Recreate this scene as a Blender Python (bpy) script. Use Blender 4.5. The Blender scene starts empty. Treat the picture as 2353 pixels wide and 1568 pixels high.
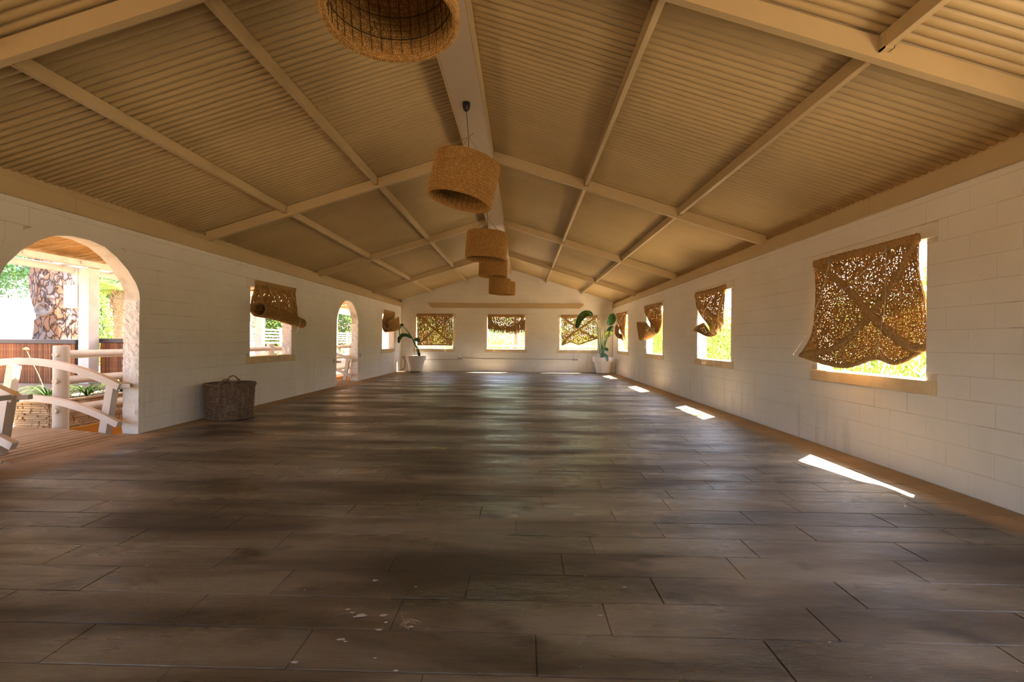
import bpy, bmesh, math, random
from mathutils import Vector, Matrix, noise
random.seed(7)
C = bpy.context.scene.collection
sc = bpy.context.scene

# ------------------------------------------------------------------ camera
cam = bpy.data.cameras.new('camera'); camo = bpy.data.objects.new('camera', cam); C.objects.link(camo)
yaw, roll, pitch = math.atan(0.0235), 0.0085, 0.0008
f = Vector((-math.sin(yaw)*math.cos(pitch), math.cos(yaw)*math.cos(pitch), math.sin(pitch)))
r = Vector((math.cos(yaw), math.sin(yaw), 0)); u = r.cross(f)
r2 = r*math.cos(roll)+u*math.sin(roll); u2 = -r*math.sin(roll)+u*math.cos(roll)
M = Matrix((( r2.x, u2.x, -f.x, 0), (r2.y, u2.y, -f.y, 0), (r2.z, u2.z, -f.z, 1.28), (0, 0, 0, 1)))
camo.matrix_world = M
cam.sensor_width = 36; cam.lens = 36*1000/2353; cam.clip_start = 0.05; cam.clip_end = 300
sc.camera = camo

# ------------------------------------------------------------------ light
SUN_DIR = Vector((-0.437, -0.389, -0.945)).normalized()
sun = bpy.data.lights.new('sun', 'SUN'); sun.energy = 40.0; sun.color = (1.0, 0.89, 0.74); sun.angle = math.radians(0.6)
suno = bpy.data.objects.new('sun', sun); C.objects.link(suno)
suno.rotation_euler = SUN_DIR.to_track_quat('-Z', 'Y').to_euler(); suno.location = (10, 10, 20)
w = bpy.data.worlds.new('sky'); sc.world = w; w.use_nodes = True
nt = w.node_tree; bg = nt.nodes['Background']
sk = nt.nodes.new('ShaderNodeTexSky'); sk.sky_type = 'NISHITA'; sk.sun_disc = False
sk.sun_elevation = math.asin(-SUN_DIR.z); sk.sun_rotation = math.atan2(-SUN_DIR.x, -SUN_DIR.y)
sk.dust_density = 3.0; sk.air_density = 0.8
nt.links.new(sk.outputs[0], bg.inputs[0]); bg.inputs[1].default_value = 0.85
sc.view_settings.view_transform = 'Standard'; sc.view_settings.look = 'None'
sc.view_settings.gamma = 1; sc.view_settings.use_curve_mapping = False
sc.view_settings.exposure = 1.2
sc.cycles.max_bounces = 8; sc.cycles.diffuse_bounces = 7; sc.cycles.glossy_bounces = 3
sc.cycles.transmission_bounces = 3; sc.cycles.sample_clamp_indirect = 4.0
sc.cycles.caustics_reflective = False; sc.cycles.caustics_refractive = False
sc.cycles.use_denoising = True

# ------------------------------------------------------------------ helpers
def tag(o, label=None, cat=None, group=None, kind=None):
    if label: o['label'] = label
    if cat: o['category'] = cat
    if group: o['group'] = group
    if kind: o['kind'] = kind
    return o
def empty(name, loc=(0, 0, 0), parent=None):
    o = bpy.data.objects.new(name, None); C.objects.link(o); o.location = loc; o.empty_display_size = .1
    if parent: o.parent = parent
    return o
def link(name, me, mat=None, parent=None, loc=None, smooth=False):
    """link a mesh; coordinates are in the parent's frame"""
    if mat and not me.materials: me.materials.append(mat)
    if smooth: me.shade_smooth()
    o = bpy.data.objects.new(name, me); C.objects.link(o)
    if parent: o.parent = parent
    if loc is not None: o.location = loc
    return o
class MB:
    def __init__(s): s.v = []; s.f = []
    def add(s, vs, fs):
        n = len(s.v); s.v += [tuple(x) for x in vs]; s.f += [tuple(i+n for i in q) for q in fs]
    def box(s, a, b):
        x0, y0, z0 = a; x1, y1, z1 = b
        s.add([(x0,y0,z0),(x1,y0,z0),(x1,y1,z0),(x0,y1,z0),(x0,y0,z1),(x1,y0,z1),(x1,y1,z1),(x0,y1,z1)],
              [(0,3,2,1),(4,5,6,7),(0,1,5,4),(1,2,6,5),(2,3,7,6),(3,0,4,7)])
    def bbox(s, a, b, c=.006):
        """bevelled box: eight corners cut"""
        bm = bmesh.new(); bmesh.ops.create_cube(bm, size=1)
        for v in bm.verts:
            v.co = Vector([(a[i]+b[i])/2 + v.co[i]*(b[i]-a[i]) for i in range(3)])
        bmesh.ops.bevel(bm, geom=bm.edges[:], offset=c, segments=1, affect='EDGES')
        s.bm(bm)
    def bm(s, bm, mat=None):
        bm.verts.index_update()
        s.add([(mat @ v.co if mat else v.co) for v in bm.verts], [[v.index for v in fc.verts] for fc in bm.faces]); bm.free()
    def tube(s, pts, rad, n=6, closed=False, cap=True, flat=1.0):
        pts = [Vector(p) for p in pts]; m = len(pts)
        rr = rad if isinstance(rad, (list, tuple)) else [rad]*m
        base = len(s.v); up = None
        for i, p in enumerate(pts):
            a = pts[(i-1) % m] if (closed or i > 0) else p; b = pts[(i+1) % m] if (closed or i < m-1) else p
            t = (b-a).normalized()
            if up is None:
                up = Vector((0, 0, 1)) if abs(t.z) < .9 else Vector((1, 0, 0))
            x = t.cross(up)
            if x.length < 1e-4: x = t.cross(Vector((0, 1, 0.1)))
            x.normalize(); y = x.cross(t).normalized(); up = y
            for k in range(n):
                an = 2*math.pi*(k+.5)/n
                s.v.append(tuple(p + x*math.cos(an)*rr[i] + y*math.sin(an)*rr[i]*flat))
        for i in range(m if closed else m-1):
            for k in range(n):
                a = base+i*n+k; b = base+i*n+(k+1) % n; j = (i+1) % m
                s.f.append((a, base+j*n+k, base+j*n+(k+1) % n, b)[::-1])
        if cap and not closed:
            s.f.append(tuple(base+k for k in range(n))); s.f.append(tuple(base+(m-1)*n+k for k in range(n))[::-1])
    def lathe(s, prof, n=32, c=(0, 0)):
        base = len(s.v); m = len(prof)
        for (rd, z) in prof:
            for k in range(n):
                a = 2*math.pi*k/n; s.v.append((c[0]+rd*math.cos(a), c[1]+rd*math.sin(a), z))
        for i in range(m-1):
            for k in range(n):
                a = base+i*n+k; b = base+i*n+(k+1) % n
                s.f.append((a, b, b+n, a+n))
        s.f.append(tuple(base+k for k in range(n))[::-1]); s.f.append(tuple(base+(m-1)*n+k for k in range(n)))
    def bar(s, p, q, wd, ht, up=(0, 0, 1)):
        """rectangular bar from p to q, wd sideways and ht along up"""
        p, q = Vector(p), Vector(q); t = (q-p).normalized(); x = t.cross(Vector(up)).normalized(); y = x.cross(t)
        vs = []
        for c in (p, q):
            for (i, j) in ((-1,-1),(1,-1),(1,1),(-1,1)): vs.append(c+x*i*wd/2+y*j*ht/2)
        s.add(vs, [(0,1,2,3),(7,6,5,4),(0,4,5,1),(1,5,6,2),(2,6,7,3),(3,7,4,0)])
    def mesh(s, name='m'):
        me = bpy.data.meshes.new(name); me.from_pydata(s.v, [], s.f); me.update(); return me
    def build(s, name, mat, parent=None, smooth=False, loc=None):
        return link(name, s.mesh(name), mat, parent, loc, smooth)

# ------------------------------------------------------------------ materials
def mat(name, col, rough=.7, bump=0, bscale=20, stretch=(1, 1, 1), col2=None, nscale=4, spec=.3, detail=6, dist=.01, space='Object', trans=0, mixlo=.35, mixhi=.65, percol=0, metal=0):
    m = bpy.data.materials.new(name); m.use_nodes = True; n = m.node_tree.nodes; l = m.node_tree.links
    b = n['Principled BSDF']; b.inputs['Roughness'].default_value = rough; b.inputs['Specular IOR Level'].default_value = spec
    b.inputs['Metallic'].default_value = metal
    if space == 'World':
        g = n.new('ShaderNodeNewGeometry'); src = g.outputs['Position']
    else:
        g = n.new('ShaderNodeTexCoord'); src = g.outputs['Object']
    mp = n.new('ShaderNodeMapping'); mp.inputs['Scale'].default_value = stretch; l.new(src, mp.inputs['Vector']); vec = mp.outputs[0]
    out = None
    if col2:
        nz = n.new('ShaderNodeTexNoise'); nz.inputs['Scale'].default_value = nscale; nz.inputs['Detail'].default_value = detail
        l.new(vec, nz.inputs['Vector'])
        rp = n.new('ShaderNodeValToRGB'); rp.color_ramp.elements[0].position = mixlo; rp.color_ramp.elements[1].position = mixhi
        rp.color_ramp.elements[0].color = (*col, 1); rp.color_ramp.elements[1].color = (*col2, 1)
        l.new(nz.outputs['Fac'], rp.inputs['Fac']); out = rp.outputs['Color']
    if percol:
        oi = n.new('ShaderNodeObjectInfo'); mr = n.new('ShaderNodeMapRange'); l.new(oi.outputs['Random'], mr.inputs['Value'])
        mr.inputs['To Min'].default_value = 1-percol; mr.inputs['To Max'].default_value = 1+percol
        mx = n.new('ShaderNodeVectorMath'); mx.operation = 'SCALE'
        if out is None:
            rgb = n.new('ShaderNodeRGB'); rgb.outputs[0].default_value = (*col, 1); out = rgb.outputs[0]
        l.new(out, mx.inputs[0]); l.new(mr.outputs[0], mx.inputs['Scale']); out = mx.outputs[0]
    if out is not None: l.new(out, b.inputs['Base Color'])
    else: b.inputs['Base Color'].default_value = (*col, 1)
    if bump:
        nb = n.new('ShaderNodeTexNoise'); nb.inputs['Scale'].default_value = bscale; nb.inputs['Detail'].default_value = 5
        l.new(vec, nb.inputs['Vector']); bp = n.new('ShaderNodeBump'); bp.inputs['Strength'].default_value = bump; bp.inputs['Distance'].default_value = dist
        l.new(nb.outputs['Fac'], bp.inputs['Height']); l.new(bp.outputs[0], b.inputs['Normal'])
    if trans:
        t = n.new('ShaderNodeBsdfTranslucent'); ms = n.new('ShaderNodeMixShader'); ms.inputs[0].default_value = trans
        if out is not None: l.new(out, t.inputs[0])
        else: t.inputs[0].default_value = (*col, 1)
        l.new(b.outputs[0], ms.inputs[1]); l.new(t.outputs[0], ms.inputs[2]); l.new(ms.outputs[0], n['Material Output'].inputs[0])
    return m
PAINT = mat('white_wall_paint', (.86, .83, .77), .75, .35, 45, col2=(.82, .78, .70), nscale=1.6, space='World', dist=.006, detail=8)
def streaks(m):
    # grey rain and damp streaks low on the painted walls
    n = m.node_tree.nodes; l = m.node_tree.links; b = n['Principled BSDF']; src = b.inputs['Base Color'].links[0].from_socket
    g = n.new('ShaderNodeNewGeometry'); mp = n.new('ShaderNodeMapping'); mp.inputs['Scale'].default_value = (1, 1, .05); l.new(g.outputs['Position'], mp.inputs['Vector'])
    t = n.new('ShaderNodeTexNoise'); t.inputs['Scale'].default_value = 9; t.inputs['Detail'].default_value = 5; l.new(mp.outputs[0], t.inputs['Vector'])
    t2 = n.new('ShaderNodeTexNoise'); t2.inputs['Scale'].default_value = .8; l.new(g.outputs['Position'], t2.inputs['Vector'])
    sx = n.new('ShaderNodeSeparateXYZ'); l.new(g.outputs['Position'], sx.inputs[0])
    a = n.new('ShaderNodeMapRange'); a.inputs['From Min'].default_value = .52; a.inputs['From Max'].default_value = .72; l.new(t.outputs['Fac'], a.inputs['Value'])
    c = n.new('ShaderNodeMapRange'); c.inputs['From Min'].default_value = .95; c.inputs['From Max'].default_value = .35; l.new(sx.outputs['Z'], c.inputs['Value'])
    d = n.new('ShaderNodeMapRange'); d.inputs['From Min'].default_value = .42; d.inputs['From Max'].default_value = .6; d.inputs['To Max'].default_value = .42; l.new(t2.outputs['Fac'], d.inputs['Value'])
    e = n.new('ShaderNodeMath'); e.operation = 'MULTIPLY'; l.new(a.outputs[0], e.inputs[0]); l.new(c.outputs[0], e.inputs[1])
    f_ = n.new('ShaderNodeMath'); f_.operation = 'MULTIPLY'; l.new(e.outputs[0], f_.inputs[0]); l.new(d.outputs[0], f_.inputs[1])
    mx = n.new('ShaderNodeMix'); mx.data_type = 'RGBA'; l.new(f_.outputs[0], mx.inputs[0]); l.new(src, mx.inputs[6]); mx.inputs[7].default_value = (.46, .41, .34, 1)
    l.new(mx.outputs[2], b.inputs['Base Color'])
streaks(PAINT)
JOINT = mat('dirty_joint_paint', (.74, .67, .56), .85, .5, 60, col2=(.30, .21, .13), nscale=2.2, space='World', mixlo=.54, mixhi=.76, detail=9)
ROUGH = mat('split_face_white', (.84, .80, .73), .85, 1.0, 30, space='World', dist=.02)
CREAM = mat('cream_beam_paint', (.58, .45, .25), .5, .08, 60, col2=(.54, .41, .22), nscale=1.2, space='World')
SHEETM = mat('beige_roof_sheet_paint', (.55, .415, .205), .45, .05, 80, col2=(.50, .375, .18), nscale=.8, space='World', spec=.4, percol=.03)
RIDGEM = mat('pale_ridge_paint', (.56, .455, .33), .45, .05, 60, space='World')
SILLM = mat('sill_paint', (.80, .64, .40), .6, .3, 30, col2=(.70, .52, .30), nscale=6, space='World')
LINT = mat('lintel_paint', (.84, .80, .72), .6, .2, 25, col2=(.76, .70, .58), nscale=5, space='World')
WPAINT = mat('white_wood_paint', (.60, .55, .48), .55, .25, 18, col2=(.52, .46, .39), nscale=3, stretch=(1, 1, 1), space='World')
ESP = mat('esparto_fibre', (.34, .19, .065), .9, 1.0, 130, stretch=(1, 1, .35), col2=(.55, .34, .13), nscale=70, trans=.16, dist=.01, spec=.1)
ESPD = mat('esparto_braid', (.40, .235, .085), .9, 1.0, 110, stretch=(1, 1, .6), col2=(.60, .38, .16), nscale=60, trans=.0, dist=.01, spec=.1)
SHADEM = mat('esparto_shade', (.46, .25, .07), .8, .5, 150, col2=(.68, .43, .16), nscale=40, dist=.004, spec=.15)
SHADEIN = mat('esparto_backing', (.30, .155, .04), .9, .8, 90, col2=(.42, .23, .07), nscale=50, dist=.01, spec=.1)
JUTE = mat('jute_cord', (.42, .29, .15), .9)
CORD = mat('white_blind_cord', (.72, .62, .48), .8)
BLACK = mat('black_plastic', (.012, .009, .009), .35, spec=.5)
WIRE = mat('dark_wire', (.06, .045, .03), .5, metal=.5)
STEEL = mat('dull_steel', (.35, .34, .33), .4, metal=.8)
WICK = mat('grey_brown_wicker', (.17, .105, .065), .7, .6, 60, col2=(.30, .20, .135), nscale=25, dist=.004)
WICKL = mat('tan_wicker', (.26, .16, .075), .7, .5, 60, dist=.004)
POTM = mat('white_pot_plastic', (.86, .83, .80), .45, spec=.4)
SOIL = mat('soil', (.07, .045, .03), .95, .8, 40)
PVC = mat('grey_conduit', (.42, .38, .33), .5)
BOXM = mat('white_plastic_box', (.75, .70, .62), .4)
LEAFG = mat('dark_glossy_leaf', (.025, .085, .022), .35, .2, 8, stretch=(1, 1, 1), col2=(.05, .14, .03), nscale=6, spec=.6, trans=.25)
LEAFY = mat('yellowing_leaf', (.42, .45, .08), .45, col2=(.12, .22, .04), nscale=12, trans=.3)
STEMG = mat('green_stem', (.16, .24, .07), .5, col2=(.25, .30, .11), nscale=6)
STEMD = mat('dark_stem', (.035, .05, .022), .5)
TREEG = mat('tree_leaf', (.16, .28, .06), .5, col2=(.28, .42, .10), nscale=3, trans=.45, space='World')
PEPG = mat('feathery_leaf', (.08, .19, .08), .5, col2=(.16, .30, .10), nscale=3, trans=.3, space='World')
CYPG = mat('cypress_leaf', (.10, .17, .022), .6, col2=(.19, .26, .045), nscale=2.5, trans=.4, space='World')
SHRG = mat('yellow_green_leaf', (.24, .33, .05), .5, col2=(.36, .42, .10), nscale=3, trans=.45, space='World')
PINK = mat('bougainvillea_bract', (.62, .14, .42), .6, trans=.3)
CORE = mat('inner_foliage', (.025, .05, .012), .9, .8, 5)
def bark_mat():
    m = mat('pine_bark', (.1, .05, .03), .9); n = m.node_tree.nodes; l = m.node_tree.links; b = n['Principled BSDF']
    g = n.new('ShaderNodeTexCoord'); mp = n.new('ShaderNodeMapping'); mp.inputs['Scale'].default_value = (1, 1, .42); l.new(g.outputs['Object'], mp.inputs['Vector'])
    nz = n.new('ShaderNodeTexNoise'); nz.inputs['Scale'].default_value = 5; nz.inputs['Detail'].default_value = 4; l.new(mp.outputs[0], nz.inputs['Vector'])
    av = n.new('ShaderNodeVectorMath'); av.operation = 'MULTIPLY_ADD'; av.inputs[1].default_value = (.28, .28, .28); l.new(nz.outputs['Color'], av.inputs[0]); l.new(mp.outputs[0], av.inputs[2])
    v = n.new('ShaderNodeTexVoronoi'); v.feature = 'DISTANCE_TO_EDGE'; v.inputs['Scale'].default_value = 7; l.new(av.outputs[0], v.inputs['Vector'])
    v2 = n.new('ShaderNodeTexVoronoi'); v2.inputs['Scale'].default_value = 7; l.new(av.outputs[0], v2.inputs['Vector'])
    rp = n.new('ShaderNodeValToRGB'); e = rp.color_ramp.elements; e[0].position = .01; e[0].color = (.22, .14, .10, 1); e[1].position = .10; e[1].color = (1, 1, 1, 1); l.new(v.outputs['Distance'], rp.inputs['Fac'])
    r2 = n.new('ShaderNodeValToRGB'); e = r2.color_ramp.elements; e[0].position = .2; e[0].color = (.20, .105, .055, 1); e[1].position = .8; e[1].color = (.19, .15, .13, 1); l.new(v2.outputs['Color'], r2.inputs['Fac'])
    mx = n.new('ShaderNodeMix'); mx.data_type = 'RGBA'; mx.blend_type = 'MULTIPLY'; mx.inputs[0].default_value = 1; l.new(r2.outputs[0], mx.inputs[6]); l.new(rp.outputs[0], mx.inputs[7]); l.new(mx.outputs[2], b.inputs['Base Color'])
    bp = n.new('ShaderNodeBump'); bp.inputs['Distance'].default_value = .025; l.new(rp.outputs[0], bp.inputs['Height']); l.new(bp.outputs[0], b.inputs['Normal'])
    return m
BARK = bark_mat()
BARKG = mat('grey_bark', (.12, .09, .07), .9, .8, 12, stretch=(1, 1, .3), col2=(.22, .175, .14), nscale=5)
PALMB = mat('palm_bark', (.30, .18, .09), .9, 1.0, 20, stretch=(1, 1, 3), col2=(.50, .34, .19), nscale=8, dist=.04)
REED = mat('reed_mat', (.30, .17, .06), .75, .8, 30, stretch=(.25, 4, 1), col2=(.50, .31, .13), nscale=8, dist=.01, trans=.08)
SLATM = mat('reddish_slat', (.20, .062, .018), .5, percol=.4, col2=(.27, .095, .028), nscale=9)
DARKTOP = mat('dark_counter', (.06, .045, .04), .45)
PATIO = mat('stamped_patio', (.27, .18, .105), .7, .6, 5, stretch=(.5, 6, 1), col2=(.36, .25, .15), nscale=2.2, space='World', dist=.01)
OCHRE = mat('ochre_channel', (.55, .27, .04), .6, .3, 6, col2=(.42, .19, .03), nscale=2, space='World')
DECKM = mat('deck_board', (.30, .22, .135), .75, .5, 12, stretch=(8, 1, 1), col2=(.38, .29, .19), nscale=3, space='World', percol=.06)
STONEM = mat('stacked_stone', (.52, .41, .28), .85, .8, 25, percol=.14, col2=(.42, .30, .19), nscale=5)
STONEJ = mat('stone_joint', (.30, .19, .10), .9)
GRAVEL = mat('pale_gravel', (.66, .54, .40), .95, .5, 40, col2=(.58, .46, .32), nscale=2, space='World')
FLOWER = mat('pale_yellow_flower', (.62, .60, .20), .6, trans=.2)
SPLAT = mat('white_splat', (.55, .52, .48), .8)
STRAW = mat('straw_bit', (.48, .36, .22), .9)
FAKEW = mat('far_white_wall', (.86, .82, .76), .8, .2, 10)

def floor_mat():
    m = bpy.data.materials.new('stamped_wood_floor'); m.use_nodes = True; n = m.node_tree.nodes; l = m.node_tree.links
    b = n['Principled BSDF']
    g = n.new('ShaderNodeNewGeometry'); oi = n.new('ShaderNodeObjectInfo')
    off = n.new('ShaderNodeVectorMath'); off.operation = 'SCALE'; off.inputs[0].default_value = (13, 7, 29); l.new(oi.outputs['Random'], off.inputs['Scale'])
    def noi(scale, st, det=6, perplank=False, dist=0, loc=(0, 0, 0)):
        mp = n.new('ShaderNodeMapping'); mp.inputs['Scale'].default_value = st; mp.inputs['Location'].default_value = loc; l.new(g.outputs['Position'], mp.inputs['Vector'])
        v = mp.outputs[0]
        if perplank:
            ad = n.new('ShaderNodeVectorMath'); l.new(v, ad.inputs[0]); l.new(off.outputs[0], ad.inputs[1]); v = ad.outputs[0]
        t = n.new('ShaderNodeTexNoise'); t.inputs['Scale'].default_value = scale; t.inputs['Detail'].default_value = det; t.inputs['Distortion'].default_value = dist
        l.new(v, t.inputs['Vector']); return t.outputs['Fac']
    def ramp(fac, stops):
        rp = n.new('ShaderNodeValToRGB'); l.new(fac, rp.inputs['Fac']); e = rp.color_ramp.elements
        while len(e) < len(stops): e.new(.5)
        for i, (p, c) in enumerate(stops): e[i].position = p; e[i].color = (*c, 1) if len(c) == 3 else c
        return rp.outputs['Color']
    def mix(fac, a, b2, mode='MIX'):
        mx = n.new('ShaderNodeMix'); mx.data_type = 'RGBA'; mx.blend_type = mode
        if isinstance(fac, float): mx.inputs[0].default_value = fac
        else: l.new(fac, mx.inputs[0])
        for s, q in ((6, a), (7, b2)):
            if isinstance(q, tuple): mx.inputs[s].default_value = (*q, 1)
            else: l.new(q, mx.inputs[s])
        return mx.outputs[2]
    # worn dark stain patches stretched along the boards
    patch = noi(.9, (.55, 2.6, 1), 8, dist=.6)
    col = ramp(patch, [(.38, (.054, .039, .023)), (.49, (.125, .100, .069)), (.60, (.24, .208, .158))])
    # grain
    grain = noi(9, (.9, 34, 1), 5, True, dist=1.2)
    col = mix(.75, col, ramp(grain, [(.3, (.72, .70, .68)), (.6, (1.12, 1.12, 1.12))]), 'MULTIPLY')
    big = noi(.45, (1, 1, 1), 2, loc=(3, 1, 0))
    col = mix(.6, col, ramp(big, [(.35, (.82, .81, .78)), (.65, (1.10, 1.06, .97))]), 'MULTIPLY')
    # brown blotches
    bl = noi(2.1, (.8, 1.6, 1), 6, loc=(5, 9, 0))
    col = mix(ramp(bl, [(.60, (0, 0, 0)), (.70, (1, 1, 1))]), col, (.052, .034, .020))
    # scattered pale specks
    sp = noi(55, (1, 1.6, 1), 2)
    col = mix(ramp(sp, [(.73, (0, 0, 0)), (.76, (.8, .8, .8))]), col, (.42, .37, .31))
    # stain-worn tan strip along the long walls, lightened to bounce light onto them
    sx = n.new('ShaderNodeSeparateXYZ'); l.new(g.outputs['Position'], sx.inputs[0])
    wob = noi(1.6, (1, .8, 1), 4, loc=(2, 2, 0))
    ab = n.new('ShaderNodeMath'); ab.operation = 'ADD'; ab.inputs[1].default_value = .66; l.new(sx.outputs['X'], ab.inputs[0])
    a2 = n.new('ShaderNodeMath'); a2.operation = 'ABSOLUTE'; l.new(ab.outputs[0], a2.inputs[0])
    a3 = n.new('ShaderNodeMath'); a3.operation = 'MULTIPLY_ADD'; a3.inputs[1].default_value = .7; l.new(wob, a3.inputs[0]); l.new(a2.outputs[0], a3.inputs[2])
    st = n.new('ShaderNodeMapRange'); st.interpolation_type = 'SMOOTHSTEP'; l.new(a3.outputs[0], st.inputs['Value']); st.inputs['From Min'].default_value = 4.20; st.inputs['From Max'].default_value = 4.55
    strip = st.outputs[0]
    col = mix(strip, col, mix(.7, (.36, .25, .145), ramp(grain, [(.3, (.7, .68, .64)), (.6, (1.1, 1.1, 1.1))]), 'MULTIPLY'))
    # per plank value
    mr = n.new('ShaderNodeMapRange'); l.new(oi.outputs['Random'], mr.inputs['Value']); mr.inputs['To Min'].default_value = .90; mr.inputs['To Max'].default_value = 1.10
    sc_ = n.new('ShaderNodeVectorMath'); sc_.operation = 'SCALE'; l.new(col, sc_.inputs[0]); l.new(mr.outputs[0], sc_.inputs['Scale'])
    l.new(sc_.outputs[0], b.inputs['Base Color'])
    # varnish left in patches
    rg = ramp(noi(1.1, (.5, 2.2, 1), 7, loc=(11, 4, 0)), [(.40, (.20, .20, .20)), (.58, (.50, .50, .50))])
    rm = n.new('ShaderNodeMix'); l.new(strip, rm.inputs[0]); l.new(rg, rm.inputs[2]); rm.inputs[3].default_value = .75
    l.new(rm.outputs[0], b.inputs['Roughness']); b.inputs['Specular IOR Level'].default_value = .55
    bp = n.new('ShaderNodeBump'); bp.inputs['Strength'].default_value = .5; bp.inputs['Distance'].default_value = .004; l.new(grain, bp.inputs['Height'])
    bp2 = n.new('ShaderNodeBump'); bp2.inputs['Strength'].default_value = .6; bp2.inputs['Distance'].default_value = .02
    l.new(noi(5, (1, 1.8, 1), 4), bp2.inputs['Height']); l.new(bp.outputs[0], bp2.inputs['Normal']); l.new(bp2.outputs[0], b.inputs['Normal'])
    return m
FLOORM = floor_mat()

# ------------------------------------------------------------------ dimensions
XL, XR, YE, Y0 = -5.12, 3.80, 18.32, -5.0
TH = .20
SZ0, SZ1, LZ0, LZ1 = .815, .948, 2.28, 2.42
APEX_X, APEX_Z, SL = -.72, 4.40, .312
def zroof(x): return APEX_Z - SL*abs(x-APEX_X)
PITCH = .2025
WIN_R = [(4.19, 5.70), (8.03, 9.55), (11.89, 13.43), (15.80, 17.35)]
WIN_RB = [(.35, 1.86), (-3.5, -2.0)]
WIN_L = [(8.07, 9.55), (15.79, 17.28)]
WIN_E = [(-4.49, -2.93), (-1.48, .105), (1.57, 3.145)]
ARCH = [(-.785, 1.80), (-.77, 1.90), (-.72, 2.01), (-.60, 2.165), (-.445, 2.30), (-.28, 2.395), (-.09, 2.436),
        (.09, 2.436), (.28, 2.395), (.445, 2.30), (.60, 2.165), (.72, 2.01), (.77, 1.90), (.785, 1.80)]
ARCHC = [4.92, 12.68, -2.4]

# ------------------------------------------------------------------ walls
def strips_wall(name, mapf, s0, s1, ztopf, holes, arches, thick):
    """solid wall from vertical strips; mapf(s, depth, z) -> world"""
    cuts = {s0, s1}
    for (a, b, z0, z1) in holes: cuts |= {a, b}
    for c in arches:
        for (d, z) in ARCH: cuts.add(round(c+d, 4))
    cuts = sorted(c for c in cuts if s0 <= c <= s1)
    if ztopf(s0) != ztopf((s0+s1)/2) and s0 < APEX_X < s1: cuts = sorted(set(cuts) | {APEX_X})
    mb = MB()
    def quad(a, b, za0, zb0, za1, zb1):
        vs = [mapf(s, d, z) for d in (0, thick) for (s, z) in ((a, za0), (b, zb0), (b, zb1), (a, za1))]
        mb.add(vs, [(0,1,2,3),(7,6,5,4),(0,4,5,1),(1,5,6,2),(2,6,7,3),(3,7,4,0)])
    for a, b in zip(cuts, cuts[1:]):
        m = (a+b)/2; done = False
        for (h0, h1, z0, z1) in holes:
            if h0 <= m <= h1:
                quad(a, b, -.05, -.05, z0, z0); quad(a, b, z1, z1, ztopf(a), ztopf(b)); done = True
        for c in arches:
            if c-.785 <= m <= c+.785:
                for (p, q) in zip(ARCH, ARCH[1:]):
                    if p[0]+c-1e-3 <= m <= q[0]+c+1e-3:
                        quad(a, b, p[1], q[1], ztopf(a), ztopf(b))
                done = True
        if not done: quad(a, b, -.05, -.05, ztopf(a), ztopf(b))
    return mb
def arch_half(z):
    if z <= 1.80: return .785
    h = 0
    for (p, q) in zip(ARCH[7:], ARCH[8:]):
        if q[1] <= z <= p[1]: h = p[0]+(q[0]-p[0])*(p[1]-z)/(p[1]-q[1])
    return h
def poly_block(poly, mapf, d0, d1, c):
    """convex polygon (s,z) -> chamfered block between depth d0 (back) and d1 (face)"""
    cx = sum(p[0] for p in poly)/len(poly); cz = sum(p[1] for p in poly)/len(poly)
    ws = max(p[0] for p in poly)-min(p[0] for p in poly); hs = max(p[1] for p in poly)-min(p[1] for p in poly)
    fs, fz = max(.1, 1-2*c/max(ws, .01)), max(.1, 1-2*c/max(hs, .01)); n = len(poly)
    rings = [[mapf(p[0], d0, p[1]) for p in poly], [mapf(p[0], d1+(d0-d1)*.35, p[1]) for p in poly],
             [mapf(cx+(p[0]-cx)*fs, d1, cz+(p[1]-cz)*fz) for p in poly]]
    vs = [v for rg in rings for v in rg]; fs_ = []
    for k in range(2):
        for i in range(n):
            j = (i+1) % n; fs_.append((k*n+i, k*n+j, (k+1)*n+j, (k+1)*n+i))
    fs_.append(tuple(2*n+i for i in range(n)))
    return vs, fs_
def clip_top(poly, ztopf, s0, s1):
    """clip rect under a roof line (linear over the block)"""
    (a, za), (b, _), (_, zb), _ = poly
    ta, tb = ztopf(a), ztopf(b); z1 = poly[2][1]; z0 = poly[0][1]
    if ta >= z1 and tb >= z1: return poly
    if ta <= z0+.02 and tb <= z0+.02: return None
    out = [(a, z0), (b, z0)]
    def xat(z): return a+(b-a)*(z-ta)/(tb-ta) if abs(tb-ta) > 1e-6 else b
    if ta <= z0: out[0] = (xat(z0), z0)
    if tb <= z0: out[1] = (xat(z0), z0)
    if tb > z0:
        if tb >= z1: out += [(b, z1), (xat(z1), z1)]
        else: out.append((b, tb))
    if ta > z0:
        if ta >= z1: out += [(xat(z1), z1), (a, z1)]
        else: out.append((a, ta))
    return out
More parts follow.
